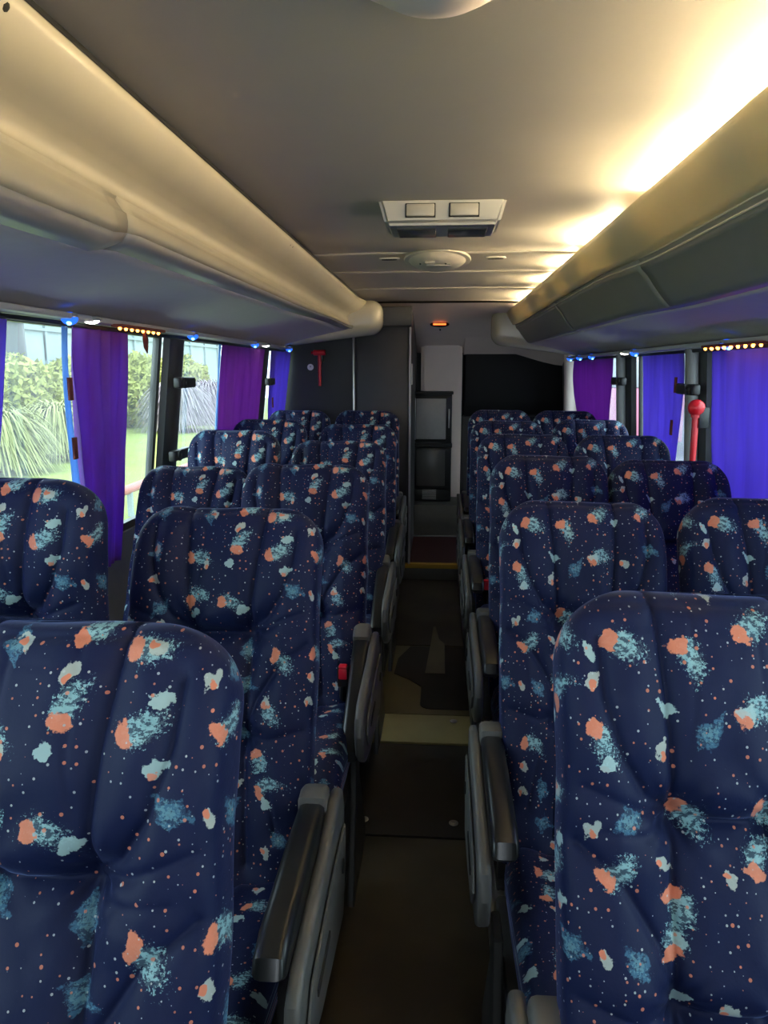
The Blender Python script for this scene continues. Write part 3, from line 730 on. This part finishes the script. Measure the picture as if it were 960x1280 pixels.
seat(-1, 'w', 3, -.81, 2.12, 26, w_=.90, dz=-.012)
seat(-1, 'w', 4, -.835, 2.90, 8, w_=.90)
seat(-1, 'w', 5, -.865, 3.64, 11, w_=.92)
seat(-1, 'w', 6, -.87, 4.50, 10, w_=.94)
seat(1, 'a', 1, XR+.0, .66, 21, 3, w_=.92, al=.78)
seat(1, 'a', 2, XR-.022, 1.40, 24, 3, w_=.87, al=.78)
seat(1, 'a', 3, XR+.01, 2.21, 19, 2, w_=.90, al=.78)
seat(1, 'a', 4, XR+.01, 3.01, 18, 2, (-1, -.05), w_=.92, al=.78)
seat(1, 'a', 5, XR+.01, 3.80, 16, 2, w_=.92, al=.78)
seat(1, 'a', 6, XR+.03, 4.62, 10, 2, w_=.94, al=.78)
seat(1, 'w', 2, .735, 1.42, 21, w_=.92)
seat(1, 'w', 3, .735, 2.18, 22, w_=.90)
seat(1, 'w', 4, .765, 2.98, 18, w_=.93)
seat(1, 'w', 5, .78, 3.80, 13, w_=.93)
seat(1, 'w', 6, .78, 4.62, 12, w_=.95)
for p, (s, y) in BELTS: belt(p, s, y=y)

# ------------------------------------------------------------------ curtains
def curtain(side, yt0, yt1, yb0, yb1, zt, zb, mat, folds, label, hem=None, amp=.020, seed=0, tabs=(), mid=None):
    s = side; nu, nv = 140, 44; vs, fs = [], []
    for j in range(nv+1):
        t = j/nv; z = zt + (zb-zt)*t
        e = t*t*(3-2*t)
        a = yt0 + (yb0-yt0)*e; c = yt1 + (yb1-yt1)*e
        if mid: a += mid[0]*math.sin(math.pi*t); c += mid[1]*math.sin(math.pi*t)
        for i in range(nu+1):
            u = i/nu; ph = folds*math.tau*u + .8*math.sin(u*7+seed)
            am = amp*(.35 + .65*min(1, t*2.5))*(.6+.4*math.sin(u*11+seed*2))
            off = am*math.sin(ph + .5*math.sin(t*2+seed)) + .006*noise.noise(Vector((u*6+seed, t*3, 0)))
            x = wx(s, z) - s*(.058 + off); vs.append((x, a + (c-a)*u + .25*am*math.cos(ph), z + H))
    for j in range(nv):
        for i in range(nu): q = j*(nu+1)+i; fs.append((q, q+1, q+nu+2, q+nu+1))
    o = mesh_obj('window_curtain', vs, fs, mat); tag(o, label, 'curtain', None)
    md = o.modifiers.new('solid', 'SOLIDIFY'); md.thickness = .0012
    if hem:       # turned edge of pale lining along one side, with brown fasteners
        vs, fs = [], []; h0, h1 = hem
        for j in range(nv+1):
            t = j/nv; z = zt + (zb-zt)*t; e = t*t*(3-2*t); a = yt0 + (yb0-yt0)*e + (mid[0]*math.sin(math.pi*t) if mid else 0)
            wd = h0 + (h1-h0)*t
            for k in range(7):
                u = k/6; vs.append((wx(s, z) - s*(.058 + .006*math.sin(u*5+t*3)), a - wd*(1-u), z + H))
        for j in range(nv):
            for k in range(6): q = j*7+k; fs.append((q, q+1, q+8, q+7))
        h = mesh_obj('curtain_hem', vs, fs, MAT['hem'], o); m2 = h.modifiers.new('solid', 'SOLIDIFY'); m2.thickness = .0012
        h['label'] = 'pale blue hem of the curtain'
        for zz in tabs:
            t = (zz-zt)/(zb-zt); e = t*t*(3-2*t); a = yt0 + (yb0-yt0)*e + (mid[0]*math.sin(math.pi*t) if mid else 0) - (h0 + (h1-h0)*t)*.55
            b = bmesh.new(); x = wx(s, zz) - s*.070; box(b, x-.003, x+.003, a-.010, a+.014, zz-.032+H, zz+.032+H, .001); bm_obj('fastener', b, MAT['brown'], o)
    else:
        for zz in tabs:
            t = (zz-zt)/(zb-zt); e = t*t*(3-2*t); a = yt0 + (yb0-yt0)*e + .01
            b = bmesh.new(); x = wx(s, zz) - s*.080; box(b, x-.003, x+.003, a-.012, a+.012, zz-.032+H, zz+.032+H, .001); bm_obj('fastener', b, MAT['brown'], o)
    # hooks in the track
    for u in (.04, .28, .52, .76, .96):
        b = bmesh.new(); tube(b, [(wx(s, zt) - s*.058, yt0+(yt1-yt0)*u, zt+H-.008), (wx(s, zt) - s*.058, yt0+(yt1-yt0)*u, zt+H+.014)], .003, 6); bm_obj('curtain_hook', b, MAT['rail'], o)
    return o
curtain(-1, 2.085, 2.47, 2.24, 2.50, .128, -.66, MAT['purple'], 5, 'purple curtain gathered beside the second hedge-side row, with pale blue hem', (.045, .060), seed=1, tabs=(-.052, -.225))
curtain(-1, 3.58, 4.47, 3.62, 4.44, .128, -.60, MAT['magenta'], 5, 'magenta purple curtain on the hedge side, behind the black pillar', (.05, .03), seed=3, amp=.014)
curtain(-1, 4.64, 5.27, 4.80, 5.24, .128, -.60, MAT['violet'], 4, 'blue violet curtain nearest the rear cubicle on the hedge side', seed=5, amp=.014, tabs=(-.2,))
curtain(-1, 1.10, 1.775, 1.10, 1.72, .128, -.62, MAT['violet'], 6, 'violet curtain on the hedge side, only its edge in view at the frame', seed=6, amp=.012)
curtain(1, 1.30, 2.87, 1.30, 2.83, .078, -.64, MAT['violet'], 9, 'widest blue violet curtain, drawn beside the nearest rows under the amber lights', seed=2, amp=.011)
curtain(1, 3.21, 3.85, 3.38, 3.86, .078, -.64, MAT['violet'], 5, 'blue violet curtain between the red hammer and the grey pillar', seed=4, amp=.012, tabs=(-.06, -.24))
curtain(1, 4.46, 5.72, 4.60, 5.35, .084, -.62, MAT['magenta'], 5, 'magenta purple curtain in the rear corner of the drawn-curtain side', seed=8, amp=.016, mid=(.02, .12))

# ------------------------------------------------------------------ lights under the racks
def under(side, y, kind, label):
    s = side; z = TAB[s]['zo'] + H; x = s*(TAB[s]['xo']-.085) if kind != 'x' else 0
    if kind == 'blue':
        t = empty('blue_spotlight', (x, y, z), label, 'light', 'blue spotlights under the racks')
        b = bmesh.new(); disc(b, (0, 0, -.008), .022, .012, bev=.003); bm_obj('bezel', b, MAT['unit'], t)
        b = bmesh.new(); ball(b, (0, 0, -.016), .022, (1, 1, .8)); bm_obj('lens', b, MAT['blue'], t)
        b = bmesh.new(); ball(b, (.004, -.012, -.028), .007); bm_obj('led_core', b, MAT['cyan'], t)
    else:
        t = empty('reading_light', (x, y, z), label, 'light', 'white reading lights under the racks')
        b = bmesh.new(); disc(b, (0, 0, -.008), .030, .012, bev=.003); bm_obj('bezel', b, MAT['unit'], t)
        b = bmesh.new(); ball(b, (0, 0, -.013), .022, (1, 1, .45)); bm_obj('lens', b, MAT['white_led'], t)
for y, l in ((2.00, 'blue spotlight above the purple curtain with the blue hem'), (3.02, 'blue spotlight above the black hedge-side pillar'), (4.05, 'blue spotlight above the magenta hedge-side curtain'), (4.98, 'rearmost blue spotlight on the hedge side')): under(-1, y, 'blue', l)
for y, l in ((2.62, 'blue spotlight beside the amber string on the drawn-curtain side'), (3.82, 'blue spotlight at the bright slit beside the middle violet curtain'), (4.88, 'blue spotlight above the rear magenta curtain'), (5.30, 'blue spotlight second from the rear on the drawn-curtain side'), (5.68, 'rearmost blue spotlight on the drawn-curtain side')): under(1, y, 'blue', l)
under(-1, 2.13, 'w', 'white reading light above the purple curtain'); under(-1, 4.30, 'w', 'white reading light above the magenta hedge-side curtain'); under(1, 4.02, 'w', 'white reading light above the grey tubed pillar')
def string(side, y0, y1, n, label, rows=1, tail=False):
    s = side; z = TAB[s]['zo'] + H - .022; x = s*(TAB[s]['xo']-.11)
    t = empty('light_string', (x, (y0+y1)/2, z), label, 'light string')
    L = y1-y0; b = bmesh.new(); box(b, -.018, .018, -L/2, L/2, -.003, .006, .002); bm_obj('cable_strip', b, MAT['brown'], t)
    for r_ in range(rows):
        for k in range(n):
            b = bmesh.new(); ball(b, ((-.012 if r_ else .010)*(1 if rows > 1 else 0), -L/2 + L*(k+.5)/n, -.006), .0055, seg=8); bm_obj('amber_bulb', b, MAT['amber'], t)
    if tail:
        b = bmesh.new(); tube(b, [(0, .03, 0), (.002, .035, -.03), (-.004, .05, -.055), (-.002, .055, -.075)], [.004, .010, .008, .002], 8); bm_obj('loose_end', b, MAT['brown'], t)
string(-1, 2.24, 2.60, 8, 'short amber light string with a loose end at the hedge-side window', 1, True)
string(1, 2.28, 2.74, 8, 'double row amber light string above the widest violet curtain', 2)

# ------------------------------------------------------------------ hammers
def hammer(loc, L, label, axis='Y', ballr=.020):
    t = empty('emergency_hammer', loc, label, 'hammer')
    b = bmesh.new(); tube(b, [(0, 0, 0), (0, 0, -.02), (0, 0, -L*.5), (0, 0, -L)], [.010, .013, .012, .010], 10); bm_obj('handle', b, MAT['red'], t)
    b = bmesh.new()
    if axis == 'B': ball(b, (0, 0, .008), ballr*1.25); disc(b, (0, 0, -.02), .018, .02)
    else: disc(b, (0, 0, .010), .019, .085, 'X', 16, bev=.006); disc(b, (-.048, 0, .01), .012, .016, 'X', 12, r2=.004)
    bm_obj('hammer_head', b, MAT['red'], t)
    b = bmesh.new(); box(b, *((-.02, .02, .008, .086, -.05, .02) if axis != 'B' else (.008, .045, -.018, .018, -.07, .01)), .004); bm_obj('bracket', b, MAT['pad'], t); return t
hammer((-.827, 5.215, .108+H), .215, 'short red emergency hammer on the black rear partition')
hammer((.985, 2.99, -.150+H), .300, 'long red emergency hammer with round head on the window pillar', 'B', .026)

# ------------------------------------------------------------------ ceiling fittings
t = empty('ceiling_air_unit', (0, 2.37, .475+H), 'grey ceiling unit with two flaps and a smoked underside, mid aisle', 'air unit')
b = bmesh.new(); pts = [(-.172, -.11), (.172, -.11), (.172, -.11)]
def tray(bm, x0, x1, y0, y1, zt_, zb_, ins, bev):
    q = bmesh.new(); bmesh.ops.create_cube(q, size=1)
    for v in q.verts:
        lo = v.co.z < 0; k = ins if lo else 0
        v.co = Vector(((x0+k if v.co.x < 0 else x1-k), (y0+k*.35 if v.co.y < 0 else y1-k), zb_ if lo else zt_))
    bmesh.ops.bevel(q, geom=list(q.edges), offset=bev, segments=3, affect='EDGES'); merge(bm, q)
tray(b, -.185, .185, -.115, .13, .01, -.066, .022, .012); body = bm_obj('housing', b, MAT['unit'], t)
for x in (-.062, .062):
    b = bmesh.new(); box(b, x-.040, x+.040, -.1215, -.100, -.045, -.012, .003); bm_obj('flap', b, MAT['unit'], t)
    b = bmesh.new(); box(b, x-.043, x+.043, -.1165, -.105, -.0475, -.0095, .001); bm_obj('flap_recess', b, MAT['hole'], t)
for x in (-.075, .075):
    b = bmesh.new(); box(b, x-.058, x+.058, -.06, .09, -.0700, -.060, .004, 3); bm_obj('smoked_lens', b, MAT['unit_dark'], t)
def dome(loc, r, h, mat, label, cat, rings=2, plate=False):
    t = empty('ceiling_dome', loc, label, cat); b = bmesh.new(); n = 40; prof = [(0, -h), (.35*r, -h*.97), (.62*r, -h*.85), (.82*r, -h*.58), (.93*r, -h*.30), (.97*r, -h*.16), (1.0*r, -h*.12), (1.0*r, .004)]
    rows = []
    for k, (rr, z) in enumerate(prof):
        rows.append([b.verts.new((rr*math.cos(math.tau*i/n), rr*math.sin(math.tau*i/n), z)) for i in range(n)] if rr else [b.verts.new((0, 0, z))])
    for i in range(n): b.faces.new((rows[0][0], rows[1][i], rows[1][(i+1) % n]))
    for a, c in zip(rows[1:], rows[2:]):
        for i in range(n): b.faces.new((a[i], a[(i+1) % n], c[(i+1) % n], c[i]))
    b.faces.new(rows[-1][::-1]); bm_obj('dome_cover', b, mat, t)
    b = bmesh.new(); disc(b, (0, 0, -.002), r*1.12, .010, seg=48, bev=.003); bm_obj('base_ring', b, mat, t)
    if plate:
        b = bmesh.new(); box(b, -.045, .055, -.04, -.03, -h*.98-.004, -h*.9, .001); box(b, -.05, -.01, -.075, -.071, -h*.96-.004, -h*.85, .001); bm_obj('handle_slot', b, MAT['unit'], t)
        b = bmesh.new(); ball(b, (-.07, -.04, -h*.86), .004); ball(b, (.035, -.05, -h*.93), .004); bm_obj('hatch_screw', b, MAT['hole'], t)
    return t
dome((-.012, 1.00, .475+H), .098, .040, MAT['column'], 'pale round ceiling dome nearest the photographer', 'ceiling dome')
dome((-.018, 3.30, .458+H),   .125, .036, MAT['ceiling'], 'round roof hatch cover between two slots, beyond the air unit', 'roof hatch', plate=True).rotation_euler = (R(-9), 0, 0)
for x in (-.22, .225):
    t = empty('ceiling_vent', (x, 3.30, .462+H), 'dark slot in the ceiling on the %s of the round hatch' % ('hedge side' if x < 0 else 'cove-lit side'), 'vent')
    b = bmesh.new(); disc(b, (0, 0, 0), .5, .006, seg=28); bmesh.ops.scale(b, vec=(.085, .036, 1), verts=b.verts); bm_obj('frame', b, MAT['ceiling'], t)
    b = bmesh.new(); disc(b, (0, 0, -.003), .5, .006, seg=24); bmesh.ops.scale(b, vec=(.066, .022, 1), verts=b.verts); bm_obj('opening', b, MAT['hole'], t)

# ------------------------------------------------------------------ rear end
b = bmesh.new(); box(b, -1.16, -.61, 5.30, 5.34, .10, 1.72); pt = struct(bm_obj('wall_partition', b, MAT['dark'], None, False))
t = tag(empty('round_sticker', (-.905, 5.297, .021+H)), 'small white round sticker on the black partition', 'sticker')
b = bmesh.new(); disc(b, (0, 0, 0), .022, .003, 'Y', 24); bm_obj('disc', b, MAT['sticker'], t)
b = bmesh.new(); disc(b, (0, -.002, .004), .006, .002, 'Y', 12); bm_obj('printed_mark', b, MAT['unit'], t)
t = struct(empty('wall_cubicle', (-.40, 5.9, .10)), 'charcoal cubicle reaching the ceiling beside the rear steps')
def tb(nm, m, *a, bev=.004, par=None):
    b = bmesh.new(); box(b, *a, bev); o = bm_obj(nm, b, m, par or t)
    if par is None: o.matrix_parent_inverse = Matrix.Translation(-t.location)
    return o
tb('body', MAT['cabin'], -.605, -.205, 5.30, 6.76, .10, 1.915)
tb('fascia', MAT['cabin'], -.612, -.196, 5.255, 5.31, 1.795, 1.925, bev=.008)
tb('door_panel', MAT['cabin'], -.575, -.222, 5.282, 5.30, .14, 1.785)
tb('edge_trim', MAT['steel'], -.606, -.592, 5.27, 5.30, .30, 1.79, bev=.003)
tb('corner_trim', MAT['rail'], -.214, -.200, 5.27, 5.31, .12, 1.79, bev=.003)
tb('hinge_plate', MAT['sticker'], -.2035, -.193, 5.33, 5.42, .02+H-.12, .045+H, bev=.002)
t = empty('refreshment_cabinet', (-.08, 6.4, .385), 'black framed refrigerator cabinet with grey doors at the top of the rear steps', 'cabinet')
def cb(nm, m, *a, bev=.004, par=None):
    b = bmesh.new(); box(b, *a, bev); o = bm_obj(nm, b, m, par or t)
    if par is None: o.matrix_parent_inverse = Matrix.Translation(-t.location)
    return o
z0 = .385
cb('body', MAT['fridge'], -.27, .105, 6.42, 6.78, z0, -.185+H, bev=.006)
cb('top_ledge', MAT['dark'], -.28, .115, 6.375, 6.78, -.20+H, -.178+H, bev=.004)
d1 = cb('upper_door', MAT['fridge'], -.27, .10, 6.39, 6.42, -.60+H, -.215+H, bev=.006)
cb('door_glass', MAT['glassdoor'], -.195, .055, 6.380, 6.391, -.575+H, -.235+H, bev=.003, par=d1); cb('door_edge', MAT['rail'], -.212, -.200, 6.378, 6.391, -.580+H, -.232+H, bev=.002, par=d1)
cb('handle', MAT['steel'], .074, .086, 6.36, 6.39, -.48+H, -.32+H, bev=.004, par=d1)
for o in (d1,):
    for c_ in o.children: c_.matrix_parent_inverse = Matrix()
cb('middle_ledge', MAT['dark'], -.28, .11, 6.365, 6.42, -.645+H, -.610+H, bev=.004)
d2 = cb('lower_door', MAT['fridge'], -.27, .10, 6.39, 6.42, -1.0+H, -.65+H, bev=.006)
cb('door_glass', principled('dim_door', (.09, .085, .08), .3), -.19, .05, 6.381, 6.391, -.975+H, -.67+H, bev=.003, par=d2)
vg = cb('vent_grille', MAT['fridge'], -.27, .10, 6.40, 6.42, z0+.01, -1.01+H, bev=.003)
for k in range(7):
    cb('slat', MAT['glassdoor'], -.14, -.02, 6.388, 6.402, z0+.022+k*.013, z0+.029+k*.013, bev=.001, par=vg)
b = bmesh.new(); vs = []
# beige column with rounded shoulders, running down behind the cabinet
prof = [(-.165, 1.72), (-.165, .39), (.19, .39), (.19, 1.72), (.155, 1.765), (-.13, 1.765)]
q = bmesh.new(); a = [q.verts.new((x, 6.60, z)) for x, z in prof]; c = [q.verts.new((x, 6.80, z)) for x, z in prof]
q.faces.new(a); q.faces.new(c[::-1])
for i in range(6): q.faces.new((a[i], c[i], c[(i+1) % 6], a[(i+1) % 6]))
bmesh.ops.recalc_face_normals(q, faces=q.faces); bmesh.ops.bevel(q, geom=list(q.edges), offset=.028, segments=4, affect='EDGES'); merge(b, q)
t = bm_obj('rear_column', b, MAT['column']); struct(t); tag(t, 'beige rounded column behind the refrigerator cabinet', 'column')
t = empty('amber_marker_lamp', (-.008, 6.03, .350+H), 'small amber lamp in a dark oval on the rear vault', 'lamp')
b = bmesh.new(); q = bmesh.new(); disc(q, (0, 0, 0), .5, .05, 'Y', 28); bmesh.ops.scale(q, vec=(.150, 1, .040), verts=q.verts); merge(b, q); bm_obj('oval_bezel', b, MAT['hole'], t)
b = bmesh.new(); box(b, -.050, .050, -.032, -.024, -.006, .006, .002); bm_obj('lamp_strip', b, MAT['amber2'], t)
t = empty('vault_sensor', (-.004, 6.185, .318+H), 'tiny dark sensor dot below the amber lamp', 'sensor')
b = bmesh.new(); ball(b, (0, 0, 0), .007); bm_obj('dot', b, MAT['hole'], t); b = bmesh.new(); disc(b, (0, .002, 0), .010, .006, 'Y', 14); bm_obj('bezel', b, MAT['column'], t)

# ------------------------------------------------------------------ outside
GZ = -2.2 + H
MAT['lawn'] = grain(principled('lawn', (.17, .21, .03), .9), .8, .3)
MAT['leaf'] = grain(principled('yellow_green_leaf', (.27, .28, .06), .7), 1.2, .45)
MAT['leaf2'] = grain(principled('pale_feather_leaf', (.27, .28, .10), .7), 1.2, .35)
MAT['leaf3'] = grain(principled('greyish_plume', (.27, .23, .24), .7), 1.2, .35)
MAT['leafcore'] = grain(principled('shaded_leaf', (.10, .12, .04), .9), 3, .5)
MAT['grey_wall'] = grain(principled('grey_green_wall', (.28, .34, .34), .8), .7, .2)
MAT['grey_rib'] = grain(principled('dark_grey_rib', (.25, .30, .31), .8), .7, .2)
MAT['tarmac'] = grain(principled('tarmac', (.14, .14, .14), .9), 2, .2)
MAT['pinkp'] = principled('pink_paint', (.42, .16, .24), .5)
MAT['pale'] = grain(principled('pale_render', (.26, .29, .31), .8), 1, .1)
b = bmesh.new(); box(b, -60, -3.0, -20, 60, GZ-.1, GZ); struct(bm_obj('ground_lawn', b, MAT['lawn'], None, False))
b = bmesh.new(); box(b, -2.995, 60, -20, 60, GZ-.1, GZ-.02); struct(bm_obj('ground_tarmac', b, MAT['tarmac'], None, False))
def leaf_mesh(nm, n, size, mat, spread, seed, arch=0):
    rnd = random.Random(seed); vs, fs = [], []
    for i in range(n):
        # point on a lumpy ellipsoid skin
        v = Vector((rnd.gauss(0, 1), rnd.gauss(0, 1), rnd.gauss(0, 1))).normalized(); k = .72 + .34*rnd.random() + .25*noise.noise(v*2.2 + Vector((seed, 0, 0)))
        p = Vector((v.x*spread[0]*k, v.y*spread[1]*k, max(-.98, v.z*k)*spread[2])) + Vector((0, 0, spread[2]))
        if arch:
            d = Vector((v.x, v.y, .6+rnd.random())).normalized(); L = size*(.7+rnd.random()*.8); sd = d.cross(Vector((0, 0, 1))).normalized()*size*.026; m = 5; base = len(vs)
            p = Vector((v.x*spread[0]*.35, v.y*spread[1]*.35, spread[2]*(.3+.9*rnd.random())))
            for j in range(m):
                t = j/(m-1); q = p + d*L*t + Vector((0, 0, -1.0*L*t*t)); vs.append(q - sd*(1-t*.8)); vs.append(q + sd*(1-t*.8))
            for j in range(m-1): a = base+2*j; fs.append((a, a+1, a+3, a+2))
        else:
            a = Vector((rnd.gauss(0, 1), rnd.gauss(0, 1), rnd.gauss(0, 1))).normalized(); c = a.orthogonal().normalized(); L = size*(.6+rnd.random()*.8); base = len(vs)
            vs += [p - a*L, p + c*L*.38, p + a*L, p - c*L*.38]; fs.append((base, base+1, base+2, base+3))
    o = mesh_obj(nm, vs, fs, mat, None, False); return o
def shrub(nm, x, y, sz, mat, n, size, seed, label, arch=0, cat='shrub', grp='shrubs along the lawn'):
    t = empty(nm, (x, y, GZ), label, cat, grp)
    lf = leaf_mesh('foliage', n, size, mat, sz, seed, arch); lf.parent = t; lf['kind'] = 'stuff'
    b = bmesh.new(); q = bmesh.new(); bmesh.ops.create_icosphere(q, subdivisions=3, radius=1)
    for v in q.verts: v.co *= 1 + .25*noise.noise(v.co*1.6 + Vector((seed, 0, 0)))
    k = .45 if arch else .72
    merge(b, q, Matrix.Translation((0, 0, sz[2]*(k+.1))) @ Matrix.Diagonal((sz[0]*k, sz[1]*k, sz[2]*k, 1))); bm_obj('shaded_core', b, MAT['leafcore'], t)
    b = bmesh.new(); tube(b, [(0, 0, -.05), (.03, 0, sz[2]*.3), (0, .05, sz[2]*.8)], [.10, .08, .04], 8); bm_obj('stem', b, MAT['brown'], t)
    return t
for x, y, sd, l in ((-12.6, 17.2, 1, 'yellow-green shrub seen at the edge of the nearest hedge-side window'), (-12.4, 21.2, 2, 'yellow-green shrub behind the plume grass in the nearest window'), (-12.6, 25.2, 3, 'yellow-green shrub behind the purple curtain'),
                    (-12.3, 29.0, 4, 'tall yellow-green shrub seen between purple curtain and black pillar'), (-12.6, 32.8, 10, 'yellow-green shrub partly hidden by the black pillar'), (-12.6, 36.6, 11, 'yellow-green shrub behind the lilac plumes')):
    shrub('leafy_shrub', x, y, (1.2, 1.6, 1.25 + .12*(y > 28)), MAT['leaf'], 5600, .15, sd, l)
for x, y, sd, m, l in ((-9.6, 15.6, 5, 'leaf2', 'pale arching plume grass at the photo edge in the nearest window'), (-9.6, 18.4, 6, 'leaf2', 'pale arching plume grass in front of the shrubs, nearest window'),
                       (-9.6, 27.2, 7, 'leaf3', 'greyish lilac plume grass just behind the black pillar'), (-9.6, 31.0, 8, 'leaf3', 'greyish lilac plume grass next to the magenta curtain')):
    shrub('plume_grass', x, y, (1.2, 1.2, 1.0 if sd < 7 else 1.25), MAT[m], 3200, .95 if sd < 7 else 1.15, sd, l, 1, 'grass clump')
# ribbed grey warehouse wall behind the planting
t = empty('warehouse_outside', (-16.2, 20, GZ), 'pale grey-green ribbed warehouse wall behind the shrubs', 'building')
def wb(nm, m, *a, par=None):
    b = bmesh.new(); box(b, *a); o = bm_obj(nm, b, m, t, False); o.matrix_parent_inverse = Matrix.Translation(-t.location); return o
wb('wall', MAT['grey_wall'], -17, -16, 2, 55, GZ, 5.6)
for k in range(18): wb('wall_rib', MAT['grey_rib'], -16.02, -15.9, 3+3*k, 3.18+3*k, GZ, 5.6)
wb('ledge', MAT['grey_rib'], -16.03, -15.88, 2, 55, 3.05, 3.15); wb('roof_edge', MAT['grey_rib'], -17.1, -15.7, 2, 55, 5.6, 5.8)
for y in (17.2, 24.2, 31): wb('shutter_window', MAT['pale'], -16.05, -15.93, y-1, y+1, 1.9, 2.9)
# dark wrapped post close to the nearest window, red kerb on the lawn
t = empty('garden_post', (-15.0, 25.8, GZ), 'dark tapered pole rising behind the shrubs in the nearest window', 'pole')
b = bmesh.new(); tube(b, [(0, 0, -.05), (0, 0, 4.0), (0, 0, 7.0)], [.62, .50, .20], 14); bm_obj('pole_body', b, MAT['cabin'], t)
t = empty('red_kerb', (-4.7, 14, GZ), 'red painted kerb rail across the lawn', 'kerb')
b = bmesh.new(); tube(b, [(0, -6, .42), (0, 0, .42), (0, 9, .42)], .07, 10); bm_obj('rail', b, principled('faded_red', (.42, .10, .08), .6), t)
for y in (-6, -3, 0, 3, 6, 9):
    b = bmesh.new(); tube(b, [(0, y, -.02), (0, y, .42)], .05, 8); bm_obj('post', b, MAT['grey_rib'], t)
# drawn-curtain side: pale house and a pink parked van
t = empty('pale_house', (9, 30, GZ), 'pale rendered house glimpsed through the slit beside the grey pillar', 'building')
def hb(nm, m, *a):
    b = bmesh.new(); box(b, *a); o = bm_obj(nm, b, m, t, False); o.matrix_parent_inverse = Matrix.Translation(-t.location); return o
hb('wall', MAT['pale'], 7.5, 14, 12, 50, GZ-.02, 3.6); hb('ledge', MAT['grey_wall'], 7.42, 7.5, 12, 50, 1.7, 1.8); hb('roof', MAT['grey_wall'], 7.1, 14.5, 11.5, 50.5, 3.6, 3.8)
for y in range(15, 48, 5): hb('window', MAT['grey_rib'], 7.45, 7.52, y, y+1.6, .2, 1.4)
t = empty('parked_van', (5.3, 25, GZ-.02), 'pink and white parked van glimpsed beside the rear magenta curtain', 'van')
def vb(nm, m, *a, bev=.05):
    b = bmesh.new(); box(b, *a, bev); o = bm_obj(nm, b, m, t); o.matrix_parent_inverse = Matrix.Translation(-t.location); return o
vb('body', MAT['pinkp'], 4.5, 6.3, 20, 29, GZ+.35, 1.05); vb('upper_body', MAT['pale'], 4.5, 6.3, 20, 28.6, 1.05, 1.75); vb('side_window', MAT['dark'], 4.47, 4.52, 20.5, 28, 1.15, 1.55, bev=.01)
for y in (21.2, 27):
    b = bmesh.new(); disc(b, (4.62, y, GZ+.33), .36, .24, 'X', 24, bev=.03); o = bm_obj('wheel', b, MAT['pad'], t); o.matrix_parent_inverse = Matrix.Translation(-t.location)
